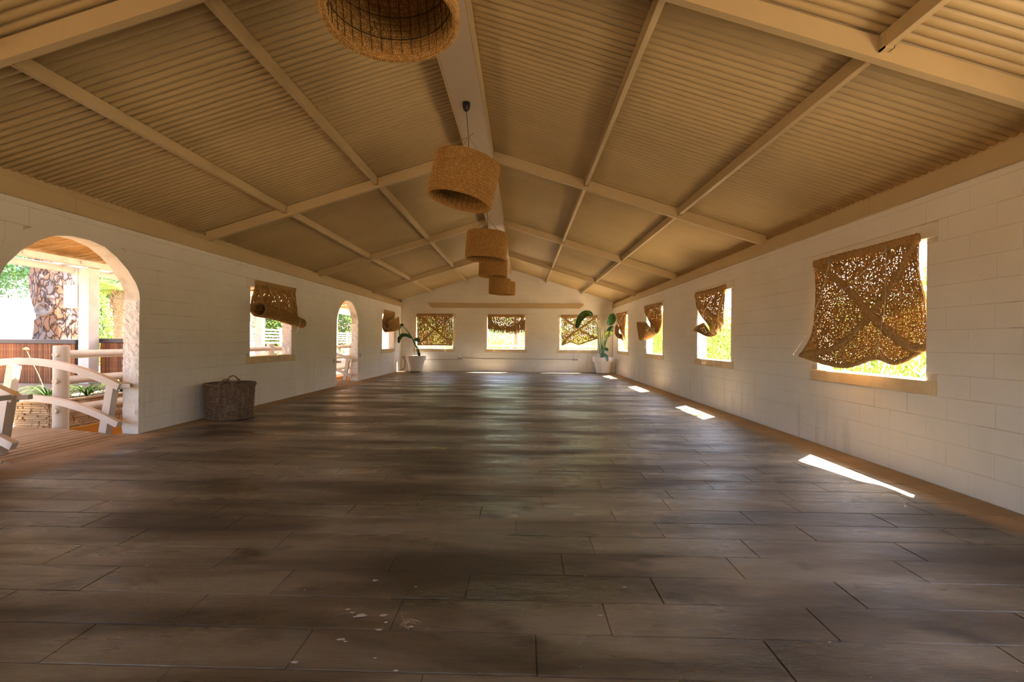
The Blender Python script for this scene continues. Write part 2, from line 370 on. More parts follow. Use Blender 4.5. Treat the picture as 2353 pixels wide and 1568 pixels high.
def blocks(parent, mapf, s0, s1, ztopf, holes, arches, near, phase=0., flip=False):
    """painted block faces, proud of the wall core; the nearest 300 are parts"""
    cand = []
    k = 0
    while k*PITCH < 4.5:
        z0 = k*PITCH; z1 = z0+PITCH; s = s0 - random.uniform(0, .02) - (.2 if k % 2 else 0) - phase
        while s < s1:
            iv = [(max(s, s0), min(s+.4, s1))]
            cutl = []
            for (h0, h1, a, b) in holes:
                if min(z1, b)-max(z0, a) > .03:
                    wide = .11 if (z0 < SZ1-.03 and z1 > SZ0) or (z1 > LZ0+.02) else 0
                    if b - a > .5: cutl.append((h0-wide, h1+wide))
                    else: cutl.append((h0, h1))
            for c in arches:
                if z0 < 1.80: cutl.append((c-.785, c+.785)) if z0 < 1.6 else cutl.append((c-.83, c+.83))
                elif z0 < 2.40: h = arch_half(z0)+.05; cutl.append((c-h, c+h))
            for (c0, c1) in cutl:
                iv = [p for (a, b) in iv for p in ((a, min(b, c0)), (max(a, c1), b)) if p[1]-p[0] > .03]
            for (a, b) in iv:
                g = random.uniform(.0010, .0040); gv = random.choice((.0004, .0008, .0015))
                poly = clip_top([(a+gv, z0+g), (b-gv, z0+g), (b-gv, z1-g*.6), (a+gv, z1-g*.6)], ztopf, s0, s1)
                if poly and len(poly) >= 3: cand.append((near((a+b)/2, (z0+z1)/2), poly))
            s += .4
        k += 1
    cand.sort(key=lambda t: t[0])
    rest = MB()
    for i, (d, poly) in enumerate(cand):
        vs, fs = poly_block(poly, mapf, .003, -random.uniform(.001, .0035), random.uniform(.0025, .0045))
        if flip: fs = [q[::-1] for q in fs]
        if i < 299:
            me = bpy.data.meshes.new('block'); me.from_pydata(vs, [], fs); link('block', me, PAINT, parent)
        else: rest.add(vs, fs)
    if rest.f: tag(rest.build('block_field', PAINT, parent), kind='stuff')

def hole(lst): return [(a, b, .90, LZ0) for a, b in lst]
mR = lambda s, d, z: (XR+.004+d, s, z)
mL = lambda s, d, z: (XL-.004-d, s, z)
mE = lambda s, d, z: (s, YE+.004+d, z)
WT = 3.0
holesR = hole(WIN_R+WIN_RB); holesL = hole(WIN_L)+hole([(.3, 1.8)]); holesE = hole(WIN_E)
wr = strips_wall('wall_right', mR, Y0, YE+.2, lambda s: 2.868, holesR, [], TH).build('wall_right', JOINT); tag(wr, kind='structure')
wl = strips_wall('wall_left', mL, Y0, YE+.2, lambda s: 2.868, holesL, ARCHC, TH).build('wall_left', JOINT); tag(wl, kind='structure')
wf = strips_wall('wall_front', lambda s, d, z: (s, Y0-d, z), XL, XR, zroof, [(-3.3, -.4, -.06, 2.4)], [], TH).build('wall_front', PAINT); tag(wf, kind='structure')  # opening behind the camera, out of view, sized to let fill light in
we = strips_wall('wall_back', mE, XL, XR, zroof, holesE, [], TH).build('wall_back', JOINT); tag(we, kind='structure')
bh = lambda lst: [(a, b, SZ0, LZ1) for a, b in lst]
blocks(wr, mR, 1.9, YE, lambda s: 2.72, bh(WIN_R), [], lambda s, z: s, .1, True)
blocks(wl, mL, 2.0, YE, lambda s: 2.72, bh(WIN_L), ARCHC[:2], lambda s, z: s)
blocks(we, mE, XL, XR, lambda s: zroof(s)-.01, bh(WIN_E), [], lambda s, z: -z if z < 3 else z)

# windows: sill and lintel each
wn = 0
def window(mapf, a, b, o0=.11, o1=.11):
    global wn; wn += 1
    w_ = tag(empty('window_%d' % wn), kind='structure')
    def box(s0, s1, d0, d1, z0, z1, name, m):
        ps = [mapf(s, d, z) for s in (s0, s1) for d in (d0, d1) for z in (z0, z1)]
        lo = [min(p[i] for p in ps) for i in range(3)]; hi = [max(p[i] for p in ps) for i in range(3)]
        mb = MB(); mb.bbox(lo, hi, .006); return mb.build(name, m, w_)
    box(a-o0, b+o1, -.022, .02, SZ0, SZ1, 'sill_front', SILLM)
    box(a+.002, b-.002, .02, TH+.03, .90, .946, 'sill_top', SILLM)
    box(a-o0, b+o1, -.012, .02, LZ0, LZ1, 'lintel', LINT)
    return w_
for a, b in WIN_R: window(mR, a, b)
for a, b in WIN_L: window(mL, a, b, .11, .14)
for a, b in WIN_E: window(mE, a, b)
def rough_block(mapf, s, sdir, z0, z1, parent, seed):
    """split-face block lining a jamb; face points along sdir into the opening"""
    N = 7; K = 7; vs = []; fs = []
    for i in range(N):
        for j in range(K):
            d = -.001 + (TH+.012)*i/(N-1); z = z0+.002+(z1-z0-.004)*j/(K-1)
            e = (0 if i in (0,) or j in (0, K-1) else 1)
            p = .004+.020*e*abs(noise.noise(Vector((d*17, z*17, seed*3.1))))+.008*e*random.random()
            vs.append(mapf(s+sdir*p, d, z))
    for i in range(N-1):
        for j in range(K-1): fs.append((i*K+j, (i+1)*K+j, (i+1)*K+j+1, i*K+j+1))
    n0 = len(vs)
    for (d, z) in ((-.001, z0+.002), (TH+.011, z0+.002), (TH+.011, z1-.002), (-.001, z1-.002)): vs.append(mapf(s-sdir*.01, d, z))
    edge = [(0, 0), (N-1, 0), (N-1, K-1), (0, K-1)]
    e0 = [i*K for i in range(N)]; fs.append(tuple(e0)+(n0+1, n0)); e1 = [(N-1)*K+j for j in range(K)]; fs.append(tuple(e1)+(n0+2, n0+1))
    e2 = [i*K+K-1 for i in range(N-1, -1, -1)]; fs.append(tuple(e2)+(n0+3, n0+2)); e3 = [j for j in range(K-1, -1, -1)]; fs.append(tuple(e3)+(n0, n0+3))
    me = bpy.data.meshes.new('jamb_block'); me.from_pydata(vs, [], fs); link('jamb_block', me, ROUGH, parent)
for i, c in enumerate(ARCHC[:2]):
    d_ = tag(empty('door_%d' % (i+1)), kind='structure')
    mb = MB(); P = [(c-.785, 1.6)]+[(c+a, z) for a, z in ARCH]+[(c+.785, 1.6)]
    Q = []
    for (s, z) in P:
        v = Vector((s-c, max(z-1.75, 0))); Lh = max(v.length, .01); Q.append((c+(s-c)*(1+.16/Lh), z+(max(z-1.75, 0))*.13/Lh if z > 1.75 else z))
    n = len(P); vs = []
    for (d) in (-.0055, .004):
        vs += [mL(s, d, z) for s, z in P]+[mL(s, d+ (.005 if d < 0 else 0), z) for s, z in Q]
    fs = []
    for k in range(n-1):
        fs += [(k, k+1, n+k+1, n+k), (2*n+k, k, 0, 0)[:0] or (k, 2*n+k, 2*n+k+1, k+1)]
    mb.add(vs, fs); mb.build('plaster_arch', PAINT, d_)
    for sd, edge in ((-1, c+.785), (1, c-.785)):
        for k in range(9): rough_block(mL, edge, sd, k*PITCH, min((k+1)*PITCH, 1.80), d_, k+sd*20+i*50)
for (a, b) in WIN_L:
    for sd, edge in ((-1, b), (1, a)):
        z = .948; k = 0
        while z < LZ0-.01: rough_block(mL, edge, sd, z, min(z+PITCH, LZ0), wl, k+int(a*9)+sd*7); z += PITCH; k += 1

# ------------------------------------------------------------------ roof
ceil = tag(empty('ceiling'), kind='structure')
def sheet_mesh(side, nw, over=.02):
    seg = 10; cp = .0775; amp = .012; th = .003; N = nw*seg+3
    xa, xb = (APEX_X, 4.35) if side > 0 else (-5.75, APEX_X)
    vs = []; fs = []
    for layer in (0, 1):
        for i in range(N):
            y = i*cp/seg; h = amp*math.cos(2*math.pi*y/cp)
            h = amp*(1-abs(math.sin(math.pi*y/cp))**.8*2)
            for x in (xa, xb): vs.append((x, y, zroof(x)+.012-h*-1+layer*th))
    for i in range(N-1):
        a = 2*i; fs.append((a, a+1, a+3, a+2)); b = a+2*N; fs.append((b, b+2, b+3, b+1))
    fs += [(0, 2*N, 2*N+1, 1), (2*N-2, 2*N-1, 4*N-1, 4*N-2)]
    for i in range(N-1):
        fs += [(2*i, 2*i+2, 2*N+2*i+2, 2*N+2*i), (2*i+1, 2*N+2*i+1, 2*N+2*i+3, 2*i+3)]
    me = bpy.data.meshes.new('roof_sheet'); me.from_pydata(vs, [], fs); me.materials.append(SHEETM); me.update(); return me
smR, smL = sheet_mesh(1, 13), sheet_mesh(-1, 13)
y = -5.3; i = 0
while y < YE+.35:
    for me in (smR, smL):
        o = link('roof_sheet', me, None, ceil, (0, y, -.0045*(i % 2))); o.rotation_euler.y = 0
    y += 13*.0775; i += 1
RAFT = [-4.7, -.83, 3.04, 6.90, 10.78, 14.67]
for yr in RAFT:
    for side in (1, -1):
        mb = MB(); xe = XR if side > 0 else XL
        x0, x1 = APEX_X, xe
        for (za, zb, y0, y1) in ((-.178, -.168, yr-.0, yr+.055), (-.168, -.02, yr+.004, yr+.051)):
            vs = [(x, yy, zroof(x)+zz) for x in (x0, x1) for yy in (y0, y1) for zz in (za, zb)]
            mb.add(vs, [(0,1,3,2),(4,6,7,5),(0,4,5,1),(2,3,7,6),(0,2,6,4),(1,5,7,3)])
        mb.build('rafter', CREAM, ceil)
PURL = [(.99, 1), (2.46, 1), (-2.36, -1), (-3.83, -1)]
yy = RAFT+[YE]
for (px, side) in PURL:
    for a, b in zip(yy, yy[1:]):
        mb = MB(); z = zroof(px)
        mb.bbox((px-.028, a+.055, z-.115), (px+.028, b-.001, z-.002), .004)
        p = mb.build('purlin', CREAM, ceil)
        for yb in (a+.056, b-.05):
            if b == YE and yb > b-.1: continue
            m2 = MB(); m2.box((px-.034, yb, z-.125), (px+.034, yb+.05, z-.112)); m2.box((px+.028, yb, z-.125), (px+.034, yb+.05, z-.03)); m2.box((px-.034, yb, z-.125), (px-.028, yb+.05, z-.03))
            for zz in (-.05, -.09): m2.box((px-.04, yb+.02, z+zz), (px+.04, yb+.032, z+zz+.012))
            m2.build('bracket', CREAM, p)
mb = MB(); mb.bbox((-.862, -4.99, 4.12), (-.497, YE, 4.34), .006); mb.build('ridge_beam', RIDGEM, ceil)
mb = MB(); mb.box((-.499, -4.99, 4.118), (-.480, YE, 4.31)); mb.box((-.88, -4.99, 4.118), (-.860, YE, 4.31)); mb.build('ridge_flashing', CREAM, ceil)
# eave beams on top of the long walls
k = 0
for (xw, sd) in ((XR, -1), (XL, 1)):
    k += 1; t_ = tag(empty('trim_%d' % k), kind='structure')
    ys = [-4.99, 2.6, 4.83, 7.66, 11.6, 15.5, YE-.002]
    for a, b in zip(ys, ys[1:]):
        mb = MB(); x0, x1 = sorted((xw+sd*.035, xw-sd*.10)); mb.bbox((x0, a+.001, 2.705), (x1, b-.001, 2.87), .004); mb.build('eave_beam', CREAM, t_)
    mb = MB(); x0, x1 = sorted((xw+sd*.045, xw-sd*.0)); mb.box((x0, -4.99, 2.690), (x1, YE-.002, 2.704)); mb.build('ledge_strip', CREAM, t_)
    mb = MB(); x0, x1 = sorted((xw-sd*.17, xw+sd*(.012 if sd > 0 else -.02))); mb.box((x0, -4.99, 2.871), (x1, YE, 2.895 if sd > 0 else 2.875)); x0, x1 = sorted((xw-sd*.17, xw-sd*.13)); mb.box((x0, -4.99, 2.895), (x1, YE+.22, 3.01)); x0, x1 = sorted((xw-sd*.17, xw+sd*.0)); mb.box((x0, YE+.16, 2.86), (x1, YE+.22, 3.02)); mb.build('top_strip', CREAM, t_)
t_ = tag(empty('trim_3'), kind='structure')
for (a, b, sh) in ((-4.01, -.668, 1), (-.664, 2.575, 2)):
    lo, hi = 2.675, 2.885; y0, y1 = YE-.03, YE+.01
    if sh == 1: P = [(a, hi), (a+.05, hi-.09), (a+.13, hi-.17), (a+.21, lo), (b, lo), (b, hi)]
    else: P = [(a, lo), (b-.17, lo), (b-.12, lo+.06), (b-.05, lo+.09), (b, hi), (a, hi)]
    n = len(P); mb = MB(); mb.add([(x, y0, z) for x, z in P]+[(x, y1, z) for x, z in P], [tuple(range(n)), tuple(range(n, 2*n))[::-1]]+[(i, i+n, (i+1) % n+n, (i+1) % n) for i in range(n)])
    mb.build('wall_board', CREAM, t_)
# lintel shelf line of the board's top
# ------------------------------------------------------------------ floor
fl = tag(empty('floor'), kind='structure')
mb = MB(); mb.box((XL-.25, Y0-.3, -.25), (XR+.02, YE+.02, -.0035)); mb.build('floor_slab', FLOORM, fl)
PW = .241; rows = []
yrow = 1.667-PW*5; k = 0; planks = []; 
while yrow < YE:
    off = [0., .52, .25, .78, .12, .63, .40][k % 7] + random.uniform(-.08, .08)
    x = XL-.02 - off
    if k == 6: x += .1
    while x < XR:
        a, b = max(x, XL-.02), min(x+.98, XR)
        if b-a > .04: planks.append((yrow, a, b, min(yrow+PW, YE)))
        x += .98
    yrow += PW; k += 1
planks = [p for p in planks if p[3] > 1.3]
rest = MB()
for i, (y0, a, b, y1) in enumerate(planks):
    c = .0032; g = .0016; top = random.uniform(-.0004, .0008)
    vs = [(a+g, y0+g, -.004), (b-g, y0+g, -.004), (b-g, y1-g, -.004), (a+g, y1-g, -.004),
          (a+g+c, y0+g+c, top), (b-g-c, y0+g+c, top), (b-g-c, y1-g-c, top), (a+g+c, y1-g-c, top)]
    fs = [(0,1,5,4),(1,2,6,5),(2,3,7,6),(3,0,4,7),(4,5,6,7)]
    if i < 299:
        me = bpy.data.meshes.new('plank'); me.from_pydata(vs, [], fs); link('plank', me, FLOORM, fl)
    else: rest.add(vs, fs)
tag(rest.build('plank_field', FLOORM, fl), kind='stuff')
# splats on the floor
random.seed(11)
for (x, y, rr) in ((-.772, 2.30, .014), (-.733, 2.006, .022), (-.785, 2.024, .009), (-.817, 2.05, .011), (-.76, 1.995, .010), (-.636, 2.01, .017), (-.607, 1.961, .008), (-.487, 1.935, .011), (-.62, 1.91, .012),
                   (-.764, 1.843, .014), (-.74, 1.83, .007), (-.894, 1.705, .013), (-.581, 1.739, .007), (-.478, 1.676, .008), (-.543, 2.25, .007), (.545, 2.288, .007), (.377, 2.047, .008), (-1.6, 2.7, .006), (1.33, 1.9, .006), (-1.1, 2.2, .005), (-2.1, 2.4, .006)):
    mb = MB(); n = 11; P = [(x+rr*1.5*math.cos(6.283*j/n)*random.uniform(.5, 1.2), y+rr*.6*math.sin(6.283*j/n)*random.uniform(.5, 1.2)) for j in range(n)]
    mb.add([(x, y, .0032)]+[(a, b, .0012) for a, b in P], [(0, j+1, (j+1) % n+1) for j in range(n)])
    mb.build('paint_splat', SPLAT, fl)
mb = MB()
for j in range(26):
    a = random.uniform(0, 6.28); L_ = random.uniform(.01, .04); x, y = -.511+random.gauss(0, .012), 1.958+random.gauss(0, .012)
    mb.tube([(x, y, .003), (x+L_*.5*math.cos(a), y+L_*.5*math.sin(a), .006), (x+L_*math.cos(a), y+L_*math.sin(a), .0025)], .0008, 4)
mb.tube([(-.52, 1.965, .003), (-.545, 2.0, .006), (-.555, 2.03, .003)], .0012, 4)
tag(mb.build('straw_tuft', STRAW), 'small tuft of dry straw lying on the near floor boards', 'debris')

# ------------------------------------------------------------------ blinds
def smoothgrid(G, u, v):
    """Catmull-Rom through a control grid G[row][col] = Vector"""
    def cr(p, t):
        n = len(p)-1; x = max(0, min(t*n, n-1e-6)); i = int(x); q = x-i
        a, b, c, d = p[max(i-1, 0)], p[i], p[i+1], p[min(i+2, n)]
        return .5*((2*b)+(c-a)*q+(2*a-5*b+4*c-d)*q*q+(3*b-a-3*c+d)*q*q*q)
    return cr([cr(row, u) for row in G], v)
def make_blind(label, G, NU, NV, cords, pulleys, loc, straps=((.03, .05, .97, .97), (.97, .05, .03, .97)), group='woven esparto window blinds', ribs=24, holes=.09, hem=True, seed=1, twoside=True, fringe=None, bandh=None, ribamp=.0045):
    root = empty('woven_blind', loc); tag(root, label, 'blind', group); L0 = Vector(loc)
    rnd = random.Random(seed)
    def S(u_, v_): return smoothgrid(G, u_, v_)
    eps = 1e-3
    pts = [[None]*(NU+1) for _ in range(NV+1)]; nrm = [[None]*(NU+1) for _ in range(NV+1)]
    for j in range(NV+1):
        v_ = j/NV
        for i in range(NU+1):
            pts[j][i] = S(i/NU, v_)
    for j in range(NV+1):
        for i in range(NU+1):
            du = pts[j][min(i+1, NU)]-pts[j][max(i-1, 0)]; dv = pts[min(j+1, NV)][i]-pts[max(j-1, 0)][i]
            nn = du.cross(dv); nrm[j][i] = nn.normalized() if nn.length > 1e-9 else Vector((0, 0, 1))
    th = .005; mb = MB(); W1 = NU+1
    for side in ((1, -1) if twoside else (1,)):
        for j in range(NV+1):
            for i in range(NU+1):
                rib = ribamp*math.cos(2*math.pi*ribs*i/NU)+rnd.uniform(-.0018, .0018)
                jit = (pts[j][min(i+1, NU)]-pts[j][i])*rnd.uniform(-.25, .25)
                mb.v.append(tuple(pts[j][i]+nrm[j][i]*(rib+side*th/2)+jit-L0))
    o2 = W1*(NV+1)
    keep = [[True]*NU for _ in range(NV)]
    for j in range(NV):
        for i in range(NU):
            d = noise.noise(Vector((i*9./NU+seed, j*6./NV, seed*1.7)))
            pr = holes*(1+.6*d)
            if 1 < j < NV-1 and 0 < i < NU-1 and rnd.random() < pr: keep[j][i] = False
    for j in range(NV):
        for i in range(NU):
            if not keep[j][i]: continue
            a = j*W1+i; q = (a, a+1, a+1+W1, a+W1)
            mb.f.append(q)
            if twoside:
                mb.f.append(tuple(x+o2 for x in q[::-1]))
                for (di, dj, e0, e1) in ((-1, 0, a+W1, a), (1, 0, a+1, a+1+W1), (0, -1, a, a+1), (0, 1, a+1+W1, a+W1)):
                    ii, jj = i+di, j+dj
                    if ii < 0 or jj < 0 or ii >= NU or jj >= NV or not keep[jj][ii]: mb.f.append((e0, e0+o2, e1+o2, e1))
    mb.build('woven_panel', ESP, root)
    def band(u0, v0, u1, v1, wd, name, off=.012, segs=60, rag=0):
        m_ = MB(); K = 8
        pl = [S(u0+(u1-u0)*t/segs, v0+(v1-v0)*t/segs) for t in range(segs+1)]
        base = 0
        for t in range(segs+1):
            uu, vv = u0+(u1-u0)*t/segs, v0+(v1-v0)*t/segs
            du = S(min(uu+.01, 1), vv)-S(max(uu-.01, 0), vv); dv = S(uu, min(vv+.01, 1))-S(uu, max(vv-.01, 0))
            n_ = du.cross(dv).normalized(); tg = (pl[min(t+1, segs)]-pl[max(t-1, 0)]).normalized(); sd = n_.cross(tg).normalized()
            for k_ in range(K):
                an = 2*math.pi*k_/K
                bul = 1+rnd.uniform(-rag, rag)
                m_.v.append(tuple(pl[t]+sd*math.cos(an)*wd/2*bul*(1+.05*math.sin(t*2.1))+n_*(math.sin(an)*off+.0025*(t % 2)) - L0))
        for t in range(segs):
            for k_ in range(K):
                a = t*K+k_; b = t*K+(k_+1) % K; m_.f.append((a, b, b+K, a+K))
        m_.f.append(tuple(range(K))[::-1]); m_.f.append(tuple(segs*K+q for q in range(K)))
        return m_.build(name, ESPD, root, smooth=True)
    ht = bandh or .045
    band(0, ht, 1, ht, .09, 'top_band', .016, rag=.1)
    for s_ in straps: band(*s_, .085, 'strap', .024, rag=.06)
    if hem: band(0, .985, 1, .985, .055, 'hem', .014, rag=.1)
    for p in pulleys:
        m_ = MB(); p = Vector(p)-L0
        m_.tube([p+Vector((0, 0, .05)), p+Vector((0, 0, .0))], .007, 6)
        ax = Vector((.006, 0, 0)) if abs(loc[0]) > 3.5 and loc[1] < 18 else Vector((0, .006, 0))
        m_.tube([p-ax, p+ax], .018, 10)
        m_.build('pulley', STEEL, root)
    for c_ in cords:
        m_ = MB(); q = [Vector(p)-L0 for p in c_]
        m_.tube(q, .0028, 5)
        e = q[-1]; m_.tube([e+Vector((0, 0, .012)), e+Vector((0, 0, -.004)), e+Vector((0, 0, -.02))], [.003, .007, .003], 6)
        m_.build('cord', CORD, root)
    if fringe:
        m_ = MB(); fringe(m_, S, rnd, L0); m_.build('fringe', ESPD, root)
    return root
def gR(g): return [[Vector((XR-n, y_, z)) for (y_, n, z) in row] for row in g]
R1 = [[(5.723,.035,2.354),(5.232,.035,2.356),(4.844,.035,2.349),(4.51,.035,2.347),(4.229,.035,2.343)],[(5.672,.05,2.01),(5.18,.05,1.989),(4.81,.03,1.973),(4.503,.02,1.974),(4.264,0.0,1.993)],[(5.609,.1,1.67),(5.134,.08,1.63),(4.781,.05,1.617),(4.479,.02,1.633),(4.215,-.03,1.666)],[(5.527,.2,1.381),(5.041,.16,1.296),(4.726,.1,1.311),(4.465,.03,1.343),(4.20,-.035,1.383)],[(5.517,.34,1.135),(4.927,.24,1.029),(4.619,.12,1.135),(4.451,.04,1.09),(4.20,-.03,1.25)]]
R2 = [[(9.612,.03,2.379),(8.82,.03,2.368),(8.167,.03,2.378)],[(9.509,.04,2.065),(8.797,.02,2.052),(8.28,0,2.09)],[(9.034,.12,1.821),(8.625,.05,1.798),(8.354,-.02,1.833)],[(8.507,.2,1.622),(8.363,.08,1.56),(8.351,-.02,1.643)],[(8.277,.28,1.49),(8.282,.18,1.434),(8.338,.05,1.502)],[(8.389,.38,1.467),(8.287,.34,1.416),(8.273,.2,1.433)],[(8.667,.42,1.523),(8.477,.42,1.603),(8.274,.38,1.653)]]
R3 = [[(13.544,.03,2.402),(12.692,.03,2.396),(11.904,.03,2.375)],[(13.491,.03,2.21),(12.787,0,2.188),(12.031,0,2.184)],[(13.136,.05,2.003),(12.754,-.03,1.908),(12.107,-.05,1.949)],[(12.693,.1,1.816),(12.445,0,1.745),(12.105,-.05,1.853)],[(12.514,.2,1.621),(12.31,.1,1.495),(11.992,.02,1.705)],[(12.773,.35,1.347),(12.334,.25,1.396),(11.949,.15,1.536)],[(12.803,.42,1.627),(12.237,.4,1.552),(11.914,.35,1.723)],[(12.793,.45,1.868),(12.283,.45,1.845),(11.813,.45,1.801)]]
R4 = [[(17.514,.03,2.427),(16.6,.03,2.402),(15.843,.03,2.399)],[(17.251,.05,2.118),(16.587,.03,2.054),(16.092,0,2.112)],[(16.542,.12,1.805),(16.413,.05,1.638),(16.214,0,1.715)],[(15.754,.2,1.546),(15.994,.08,1.312),(16.065,0,1.312)],[(15.861,.3,1.42),(16.028,.2,1.47),(16.042,.15,1.55)],[(16.081,.38,1.581),(15.789,.38,1.623),(15.642,.35,1.62)],[(16.092,.38,1.869),(15.8,.38,1.906),(15.442,.38,1.77)]]
make_blind('large woven brown blind hanging over the nearest window of the right wall, light glinting through', gR(R1), 216, 196,
    [[(3.72, 4.55, 2.26), (3.735, 4.57, 1.7), (3.68, 4.61, 1.15)], [(3.72, 5.38, 2.28), (3.70, 5.44, 1.9), (3.62, 5.49, 1.68)],
     [(3.72, 5.36, 2.28), (3.69, 5.47, 1.9), (3.55, 5.52, 1.45)],
     [(3.71, 4.54, 2.24), (3.64, 5.367, 1.68), (3.45, 5.62, 1.15)]],
    [(3.725, 4.55, 2.24), (3.725, 5.37, 2.26)], (XR-.03, 4.98, 2.34), ribs=27, holes=.085, seed=3)
make_blind('blind twisted into a hanging sling at the second window of the right wall', gR(R2), 140, 170,
    [[(3.74, 9.2, 2.33), (3.60, 9.0, 2.0), (3.40, 8.62, 1.56)], [(3.74, 8.47, 2.30), (3.55, 8.6, 1.9), (3.41, 8.34, 1.68)], [(3.72, 9.0, 2.3), (3.70, 9.05, 1.6), (3.72, 9.08, .86)]],
    [(3.735, 8.47, 2.30), (3.735, 9.2, 2.32)], (XR-.03, 8.8, 2.38), ribs=23, holes=.07, seed=5, straps=((.03, .05, .9, .6), (.97, .05, .4, .6)))
make_blind('blind folded upward with ribbed underside at the third window of the right wall', gR(R3), 140, 180,
    [[(3.74, 12.2, 2.33), (3.55, 12.5, 2.0), (3.40, 12.45, 1.80)], [(3.73, 13.2, 2.34), (3.5, 13.0, 2.1), (3.36, 12.75, 1.86)], [(3.42, 12.3, 1.78), (3.44, 12.35, 1.5), (3.48, 12.4, 1.15)]],
    [(3.735, 12.2, 2.34), (3.735, 13.2, 2.36)], (XR-.03, 12.7, 2.39), ribs=17, holes=.035, ribamp=.011, seed=7, straps=((.1, .05, .5, .5), (.95, .05, .5, .5)))
make_blind('blind drooping in two lobes at the farthest window of the right wall', gR(R4), 120, 150,
    [[(3.74, 16.1, 2.33), (3.6, 16.3, 2.0), (3.42, 16.0, 1.85)], [(3.74, 17.1, 2.35), (3.55, 16.6, 2.0), (3.43, 16.1, 1.87)]],
    [(3.735, 16.1, 2.35), (3.735, 17.1, 2.36)], (XR-.03, 16.6, 2.4), ribs=17, holes=.04, ribamp=.009, seed=9, straps=((.1, .05, .6, .5), (.95, .05, .6, .5)))
# left wall: rolled blind and folded blind
def rollcol(y_, c, zc, rr, ztop):
    P = [Vector((XL+.035, y_, ztop)), Vector((XL+.03, y_, ztop-.12)), Vector((XL+c-rr*.8, y_, zc+rr*1.3))]
    for q in range(0, 17):
        an = math.pi - q*math.radians(27)*-1
        an = math.pi + q*math.radians(26)
        rq = rr*(1-.012*q)
        P.append(Vector((XL+c+math.cos(an)*rq, y_, zc+math.sin(an)*rq)))
    return P
cols = [rollcol(8.17, .085, 1.86, .15, 2.395), rollcol(8.65, .12, 1.81, .135, 2.40), rollcol(9.2, .15, 1.725, .12, 2.40), rollcol(9.64, .175, 1.645, .105, 2.405)]
GL1 = [[c[k_] for c in cols] for k_ in range(len(cols[0]))]
make_blind('blind on the left wall half rolled up into a slanting tube above the basket', GL1, 140, 260,
    [[(-5.05, 8.55, 2.33), (-4.93, 8.62, 2.0), (-4.86, 8.70, 1.72), (-4.93, 8.6, 1.66)], [(-5.05, 9.4, 2.3), (-4.80, 9.33, 1.8), (-4.86, 9.33, 1.5), (-4.95, 9.36, 1.38)],
     [(-5.05, 8.6, 2.3), (-4.82, 9.05, 1.93), (-4.80, 9.36, 1.72), (-4.90, 9.38, 1.5), (-5.05, 9.40, .62)]],
    [(-5.06, 8.55, 2.34), (-5.06, 9.4, 2.31)], (XL+.03, 8.9, 2.4), ribs=23, holes=.05, ribamp=.008, seed=11, straps=((.1, .03, .35, .2), (.9, .03, .6, .2)), bandh=.02)
def foldcol(y_, zt, zb, nf, ze):
    P = [(.035, zt), (.02, zt-.2), (-.03, (zt+zb)/2), (-.02, zb+.14), (.06, zb), (nf*.8, zb+.03), (nf, zb+.17), (nf-.01, (ze+zb)/2+.1), (nf-.03, ze)]
    return [Vector((XL+a, y_, z)) for a, z in P]
cols = [foldcol(15.90, 2.41, 1.59, .22, 1.98), foldcol(16.5, 2.41, 1.62, .23, 2.08), foldcol(17.25, 2.41, 1.68, .22, 2.22)]
GL2 = [[c[k_] for c in cols] for k_ in range(len(cols[0]))]
make_blind('blind on the left wall folded up like a pocket near the far left corner', GL2, 110, 140,
    [[(-4.93, 16.2, 2.05), (-4.98, 16.0, 1.62), (-5.08, 15.80, 1.50), (-5.07, 15.78, 1.22)], [(-5.06, 17.0, 2.33), (-4.93, 17.0, 2.18)]],
    [(-5.06, 16.2, 2.34), (-5.06, 17.0, 2.34)], (XL+.03, 16.6, 2.41), ribs=20, holes=.03, ribamp=.007, seed=13, straps=((.15, .05, .4, .4), (.85, .05, .6, .4)))
# end wall
def flat(x0, x1, rows_):
    return [[Vector((x0+(x1-x0)*k_/(len(r_)-1)+dx, YE-n, z)) for k_, (dx, n, z) in enumerate(r_)] for r_ in rows_]
make_blind('flat blind let down over the left window of the end wall, crossed straps', flat(-4.47, -2.93, [[(0, .035, 2.41)]*4, [(.01, .035, 1.98), (0, .03, 1.98), (0, .03, 1.98), (-.01, .03, 1.98)], [(.02, .03, 1.54)]*4, [(.03, .035, 1.09), (.0, .03, 1.09), (0, .03, 1.09), (-.01, .03, 1.08)]]), 130, 120,
    [[(-3.25, YE-.07, 2.35), (-3.25, YE-.08, 1.4), (-3.24, YE-.06, .62)], [(-4.2, YE-.07, 2.35), (-4.2, YE-.07, 1.12)]],
    [(-3.25, YE-.06, 2.36), (-4.2, YE-.06, 2.36)], (-3.7, YE-.03, 2.41), ribs=24, holes=.07, seed=15)
def frg(m_, S, rnd, L0):
    for k_ in range(520):
        t = rnd.random(); x = -1.44+1.55*t
        zt = 2.20-.30*math.sin(math.pi*min(1, t*1.05))**.7 + (.0 if t > .1 else .06) + rnd.uniform(-.06, .02); zb = 1.70-.14*math.sin(math.pi*t)*.6-.06*t+rnd.uniform(-.05, .04)
        yv = YE-.085-rnd.uniform(0, .03)
        m_.tube([(x-L0.x, yv+.02-L0.y, zt-L0.z), (x+rnd.uniform(-.01, .01)-L0.x, yv-L0.y, (zt+zb)/2-L0.z), (x+rnd.uniform(-.02, .02)-L0.x, yv-.01-L0.y, zb-L0.z)], [.007, .006, .0015], 3, cap=False)
